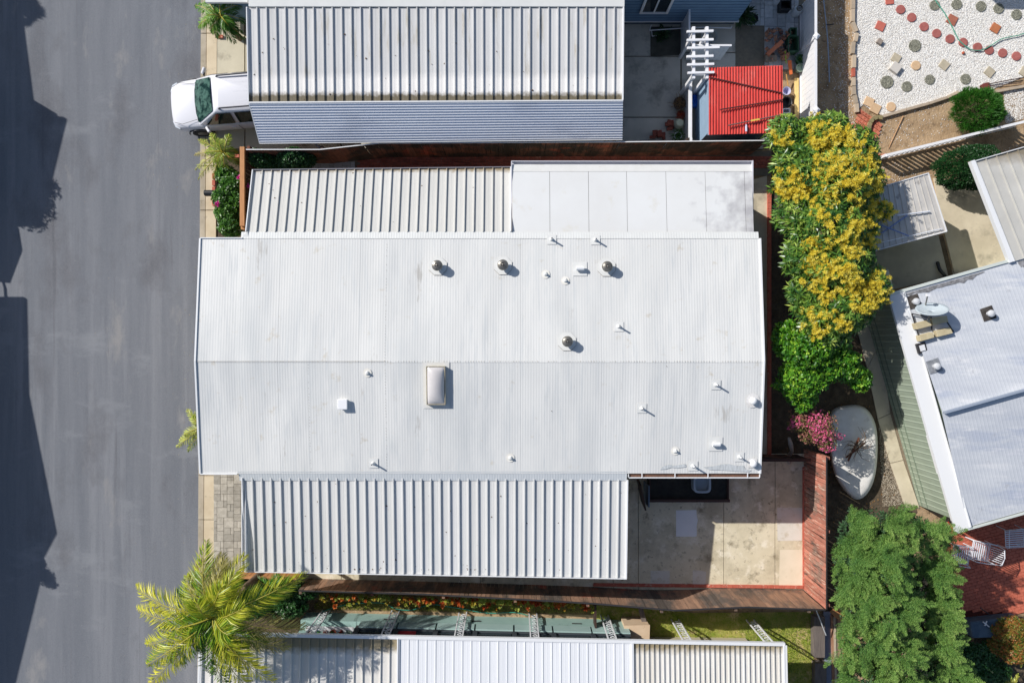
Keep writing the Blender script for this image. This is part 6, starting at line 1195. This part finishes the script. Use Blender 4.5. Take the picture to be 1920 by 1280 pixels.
# lower right shrubs
RUS=LEAFM('russet_leaf',[(70,96,36),(110,120,44),(176,96,56),(140,156,60)],.5,.25)
m=MB(); m.sheet(poly(Z6,[(1100,985),(1600,880),(1600,1400),(1100,1400)]),.011); struct('shrub_ground',m,SOIL)
bush('low_shrub','low russet and green shrub at right edge below the brick patio','shrub',bl([(1895,1180,.5,36,24,.4),(1905,1215,.5,34,26,.4),(1870,1210,.3,24,16,.3)]),2600,6,.08,.045,RUS,P(1895,1200),low=-.1,inner=.7)
bush('low_shrub','dark low shrub in shade right of the conifer','shrub',bl([(1830,1230,.3,40,26,.3),(1860,1262,.3,36,24,.3)]),1600,6,.09,.045,LEAFD,P(1845,1245),low=-.1,inner=.6)
palm('yellow spiky plant cut by right edge of photo',(1922,1225),.6,[(1896,1212,.5,.1,.95),(1894,1228,.4,.1,.95),(1900,1240,.4,.1,.9),(1908,1200,.6,.1,.9),(1915,1250,.4,.1,.9)],.12,PYG,.03,14,.04,name='spiky_plant',stem=False)
palm('small yellow spiky plant at bottom edge, right of conifer',(1895,1282),.5,[(1875,1268,.4,.1,.8),(1890,1262,.4,.1,.9),(1910,1262,.4,.1,.9),(1878,1290,.4,.1,.9)],.12,PYG,.03,14,.04,name='spiky_plant',stem=False)
# lawn
GR=LEAFM('grass_blade',[(90,134,30),(134,164,44),(190,196,70),(214,200,116)],.7,.3)
lawn=[P(1118,1128),P(1300,1148),P(1524,1146),P(1526,1300),P(1118,1300)]
m=MB(); m.sheet(lawn,.012); struct('lawn_soil',m,M('lawn_soil',(128,146,56),(184,172,104),scale=2.5,rough=1,spots=[((206,182,136),1.6,.56,.1)]))
def grass(poly_,n,h,mat,z=.012,name='grass'):
    b=scatter(poly_,n,z); f=.5+.5*np.sin(b[:,0]*1.9)*np.cos(b[:,1]*2.3+b[:,0]); keep=RNG.random(len(b))<(.35+.65*f); b=b[keep]; d=RNG.normal(0,.55,(len(b),3)); d[:,2]=1
    V,F=leaves(b,d,RNG.uniform(.5,1.2,len(b))*h,.012,.3,0); npmesh(name,V,F,mat,tint=np.repeat(np.clip(RNG.random(len(b))*.6+.4*(1-f[keep]),0,1),4),kind='stuff')
grass(lawn,60000,.08,GR)
# soil bank with creeping cover and succulents
m=MB(); m.sheet([P(560,1100),P(1118,1116),P(1118,1152),P(575,1142)],.012); struct('bank_soil',m,M('bank_soil',(88,74,48),(130,112,72),scale=4,rough=1,bump=.03,bscale=20))
grass([P(590,1128),P(1115,1134),P(1115,1148),P(590,1140)],14000,.06,GR,name='weeds')
SUC=LEAFM('succulent_leaf',[(190,80,44),(222,130,60),(160,176,64),(186,214,110)],.5,.2)
def rosettes(spec,t,mat,L=.10,layers=26,kind=None,name='leaves'):
    Vs=[];Fs=[];T=[];off=0
    for (c,r,tv) in spec:
        a=RNG.uniform(0,6.28,layers); el=RNG.uniform(.1,1.2,layers); d=np.stack([np.cos(a)*np.cos(el),np.sin(a)*np.cos(el),np.sin(el)],1); V,F=leaves(np.tile(np.array(c),(layers,1)),d,r*RNG.uniform(.7,1.1,layers),r*.42,.8,-.1)
        Vs.append(V);Fs.append(F+off);off+=len(V);T.append(np.full(len(V),tv)+RNG.normal(0,.08,len(V)))
    return npmesh(name,np.concatenate(Vs),np.concatenate(Fs),mat,tint=np.clip(np.concatenate(T),0,1),parent=t,kind=kind)
sp=[]
for i in range(330):
    x=random.uniform(600,1112); px=x; py=1112+(x-600)*.028+abs(random.gauss(0,6)); sp.append((tuple(P(px,py+random.uniform(0,6),random.uniform(.35,.85))),random.uniform(.06,.12),random.choice([.05,.2,.35,.9,.6,.75,.8,.5]) if x>780 else random.choice([.6,.8,.7,.95,.3])))
rosettes(sp,None,SUC,kind='stuff',name='succulent_bed')
for i,(zx,zy,tv,lb) in enumerate([(492,200,.85,'pale green succulent clump, leftmost bright one along the brown fence'),(1075,215,.95,'round pale green succulent clump near middle of the fence bank'),(1155,225,.9,'wide green succulent clump beside the round pale one'),(1235,215,.75,'yellow-green succulent clump right of the wide green one'),(1580,240,.6,'bright yellow-green succulent clump at right end of the bank'),(1525,240,.22,'orange succulent clump left of the bright yellow-green one'),(1390,240,.05,'red-orange succulent clump with many heads on the bank'),(845,210,.1,'red succulent clump left of centre on the bank'),(1665,262,.0,'small red succulent, rightmost on the bank')]):
    c=Z10(zx,zy,.8); t=thing('succulent',lb,'succulent',(c.x,c.y,0)); R=.16 if i<7 else .12
    s2=[((c.x+random.gauss(0,R*.5),c.y+random.gauss(0,R*.45),.78+random.uniform(-.05,.1)),.10,tv) for _ in range(12 if i<7 else 7)]; rosettes(s2,t,SUC); build(MB().tube([(c.x,c.y,0),(c.x+.03,c.y,.78)],.03,6),'stem',M('succulent_stem',(150,130,90)),parent=t)
tag(build(MB().tube(curve_pts([Z10(x,y,.06) for x,y in ((130,300),(250,262),(400,246),(500,250),(560,280),(650,288),(720,268),(790,256),(870,268),(960,282),(1050,300),(1130,306),(1250,302),(1330,318))]),.016,6),'garden_hose',M('teal_hose',(60,150,130),rough=.4),smooth=True),'teal garden hose snaking along bank above the teal porch','hose')
tag(build(MB().tube([Z10(x,y,.5) for x,y in ((200,186),(620,190),(1050,205),(1480,212))],.012,5),'water_pipe',M('grey_pipe',(170,166,160))),'thin pale irrigation pipe through the succulents','pipe')

# ---------------------------------------------------------------- across the street, just outside the photo: their shadows fall on the road
def sp2(px,py,z): return ((px-960)*S-SHX*z,(640-py)*S-SHY*z)
def roof_from_shadow(label,name,pts,z):
    q=[sp2(x,y,z) for x,y in pts]; cx=sum(a[0] for a in q)/len(q); cy=sum(a[1] for a in q)/len(q); t=thing(name,label,'house',(cx,cy,0))
    build(MB().prism(q,z-.12,z),'roof',FLASH,parent=t); qi=[(cx+(a-cx)*.93,cy+(b-cy)*.93) for a,b in q]; build(MB().prism(qi,0,z-.122),'wall',BEIGE,parent=t)
roof_from_shadow('pale flat roofed home across the street, only its angular shadow reaching the road','street_house',[(-420,-260),(10,-260),(28,-60),(40,0),(66,200),(100,221),(127,224),(84,400),(80,424),(36,426),(-420,426)],3.6)
roof_from_shadow('lower porch roof across the street, casting the narrow middle shadow','porch_roof_house',[(-300,428),(36,428),(43,470),(20,531),(-300,500)],2.6)
roof_from_shadow('long pale roofed home across the street, casting the lower left shadow','street_house',[(-420,560),(52,561),(56,740),(108,1000),(76,1060),(76,1095),(28,1290),(20,1450),(-420,1450)],3.6)
roof_from_shadow('home beyond the top edge whose blue shadow touches the upper right gravel','garden_house',[(1850,-100),(1862,0),(1882,20),(1990,21),(1990,-100)],3.0)
t=thing('curved_shadow_tube','unseen curved tube across the street, added to cast a thin shadow','rail',(*sp2(0,540,2.2),0)); build(MB().tube([(*sp2(x,y,2.2),2.2) for x,y in ((-60,510),(-10,512),(4,520),(10,540),(12,562))],.04,6),'rail',DARK,parent=t)  # unseen tube, bent so that its thin curved shadow lands on the road
def shadow_tree(label,lst,n,L):
    q=[]; 
    for (px,py,z,r) in lst: x,y=sp2(px,py,z); q.append((x,y,z,r*S,r*S,r*S*.8))
    b=Vector((q[0][0],q[0][1],0)); t=thing('street_tree',label,'tree',b); trunk(t,[b,b+Vector((0,0,1.2)),Vector(q[0][:3])],.12,.07); limbs(t,b+Vector((0,0,1)),q,.03); crown(t,q,n,6,L,.035,HED,low=-1,inner=.3,out=.6)
shadow_tree('leafy tree across the street whose ragged shadow edges the upper left shadow',[(84,355,2.6,20),(72,385,2.6,26),(55,405,2.6,24),(95,345,2.6,10)],900,.12)
shadow_tree('small tree across the street whose shadow shows at lower left',[(80,1078,2.6,16),(95,1092,2.6,9),(70,1060,2.6,14)],500,.12)
shadow_tree('tree across the street whose feathery shadow shows in top left corner',[(40,0,4.2,18),(60,18,4.2,14),(48,35,4.2,10),(25,-10,4.2,20)],700,.2)


tw_=thing('shadow_twigs','bare twigs added to stand in for branch shadows on white oval shell','twigs',P(1600,830)); m=MB(); c0_=Z5(690,1120,.62)  # twig tubes added in place of the branch shadows on the shell
for i in range(26):
    a=random.uniform(0,6.28); L_=random.uniform(.3,.8); p0=c0_+Vector((random.gauss(0,.08),random.gauss(0,.08),.02)); p1=p0+Vector((math.cos(a)*L_*.5,math.sin(a)*L_*.6,random.uniform(.05,.3))); p2=p0+Vector((math.cos(a+.3)*L_*.8,math.sin(a+.3)*L_,random.uniform(.0,.4))); m.tube([p0,p1,p2],[.012,.009,.004],5)
build(m,'shadow_twig_tangle',M('shadow_twig_brown',(104,84,66),(130,108,88),scale=9),parent=tw_)
db_=[]
for _ in range(170):
    r_=random.random()*.87
    if r_<.4: x=random.uniform(-8.3,3.5); t_=random.choice([random.random(),1-random.random()**3*.3]); y=-4.35-2.85*t_; z=2.88-.26*t_
    elif r_<.7: x=random.uniform(-8.1,3.4); t_=1-random.random()**2; y=10.3-2.8*t_; z=2.92-.16*t_
    elif r_<.85: x=random.uniform(-8.2,-.2); t_=1-random.random()**3; y=3.45+2.0*t_; z=2.94-.6*t_
    else: x=random.uniform(XL,XR); y=random.uniform(YS,YN); z=roofz(y)
    db_.append((x,y,z+.015))
V,F=stone_soup(np.array(db_),.008,.03,.3); npmesh('roof_debris',V,F,M('leaf_litter',(70,56,44),(120,92,62),scale=2,rough=1),tint=None,kind='stuff')
g_=[P(random.choice([random.uniform(120,370),random.uniform(330,372)]),random.uniform(0,1280),.006) for _ in range(120)]
V,F=stone_soup(np.array([tuple(p) for p in g_]),.006,.02,.3); npmesh('road_litter',V,F,M('pale_grit',(190,180,160),(120,110,90),scale=2,rough=1),kind='stuff')
cc=scatter([P(1440,870),P(1640,560),P(1700,960),P(1560,1160),P(1540,1150)],700,.02); V,F=leaves(cc,RNG.normal(0,1,cc.shape)*[1,1,.1],.07,.04); npmesh('fallen_leaves',V,F,M('fallen_leaf',(130,90,50),tint=[(90,64,40),(160,120,66)],rough=.9),tint=np.repeat(RNG.random(len(cc)),4),kind='stuff')
# things added after the first comparison
ac=thing('air_conditioner','white air conditioning unit with round fan beside mango tree and green home','air conditioner',P(1655,528))
a_=P(1655,528,.8); R_=Matrix.Rotation(.27,3,'Z'); 
pq=[a_+R_@Vector((x,y,0)) for x,y in ((-.32,-.36),(.32,-.36),(.32,.36),(-.32,.36))]
build(MB().prism([(p.x,p.y) for p in pq],.05,.78),'casing',M('ac_white',(206,210,210),rough=.5),parent=ac,bevel=.03)
build(MB().lathe((a_.x,a_.y,.78),[(.26,0),(.26,.02),(.24,.02),(.235,.004)],28),'fan_ring',RIBW,parent=ac); build(MB().lathe((a_.x,a_.y,.781),[(.23,0),(.05,.004),(.05,.02),(.01,.02)],24),'fan_grille',M('dark_grille',(56,60,64),(70,74,78),scale=20,rough=.6),parent=ac)
tag(build(MB().tube(curve_pts([P(1758,492,.1),P(1762,505,.25),P(1770,515,.25),P(1772,520,.1)]),.06,8),'black_drainpipe',BLACK,smooth=True),'short bent black pipe on shaded concrete beside green home','pipe')
m=MB(); m.sheet([P(430,1084),P(600,1084),P(600,1112),P(575,1190),P(400,1190),P(408,1084)],.013); struct('palm_bed_south',m,SOIL)
bush('understory_bush','dark green shrub in shade under big palm fronds','shrub',bl([(500,1100,.6,50,20,.5),(560,1108,.5,40,16,.4),(470,1130,.7,40,26,.5),(540,1135,.5,36,22,.4),(440,1100,.7,30,20,.4)]),2600,6,.13,.05,LEAFD,P(500,1115),low=-.1,inner=.6)
# mossy soot along the shaded gutter side of the green home roof
m=MB(); 
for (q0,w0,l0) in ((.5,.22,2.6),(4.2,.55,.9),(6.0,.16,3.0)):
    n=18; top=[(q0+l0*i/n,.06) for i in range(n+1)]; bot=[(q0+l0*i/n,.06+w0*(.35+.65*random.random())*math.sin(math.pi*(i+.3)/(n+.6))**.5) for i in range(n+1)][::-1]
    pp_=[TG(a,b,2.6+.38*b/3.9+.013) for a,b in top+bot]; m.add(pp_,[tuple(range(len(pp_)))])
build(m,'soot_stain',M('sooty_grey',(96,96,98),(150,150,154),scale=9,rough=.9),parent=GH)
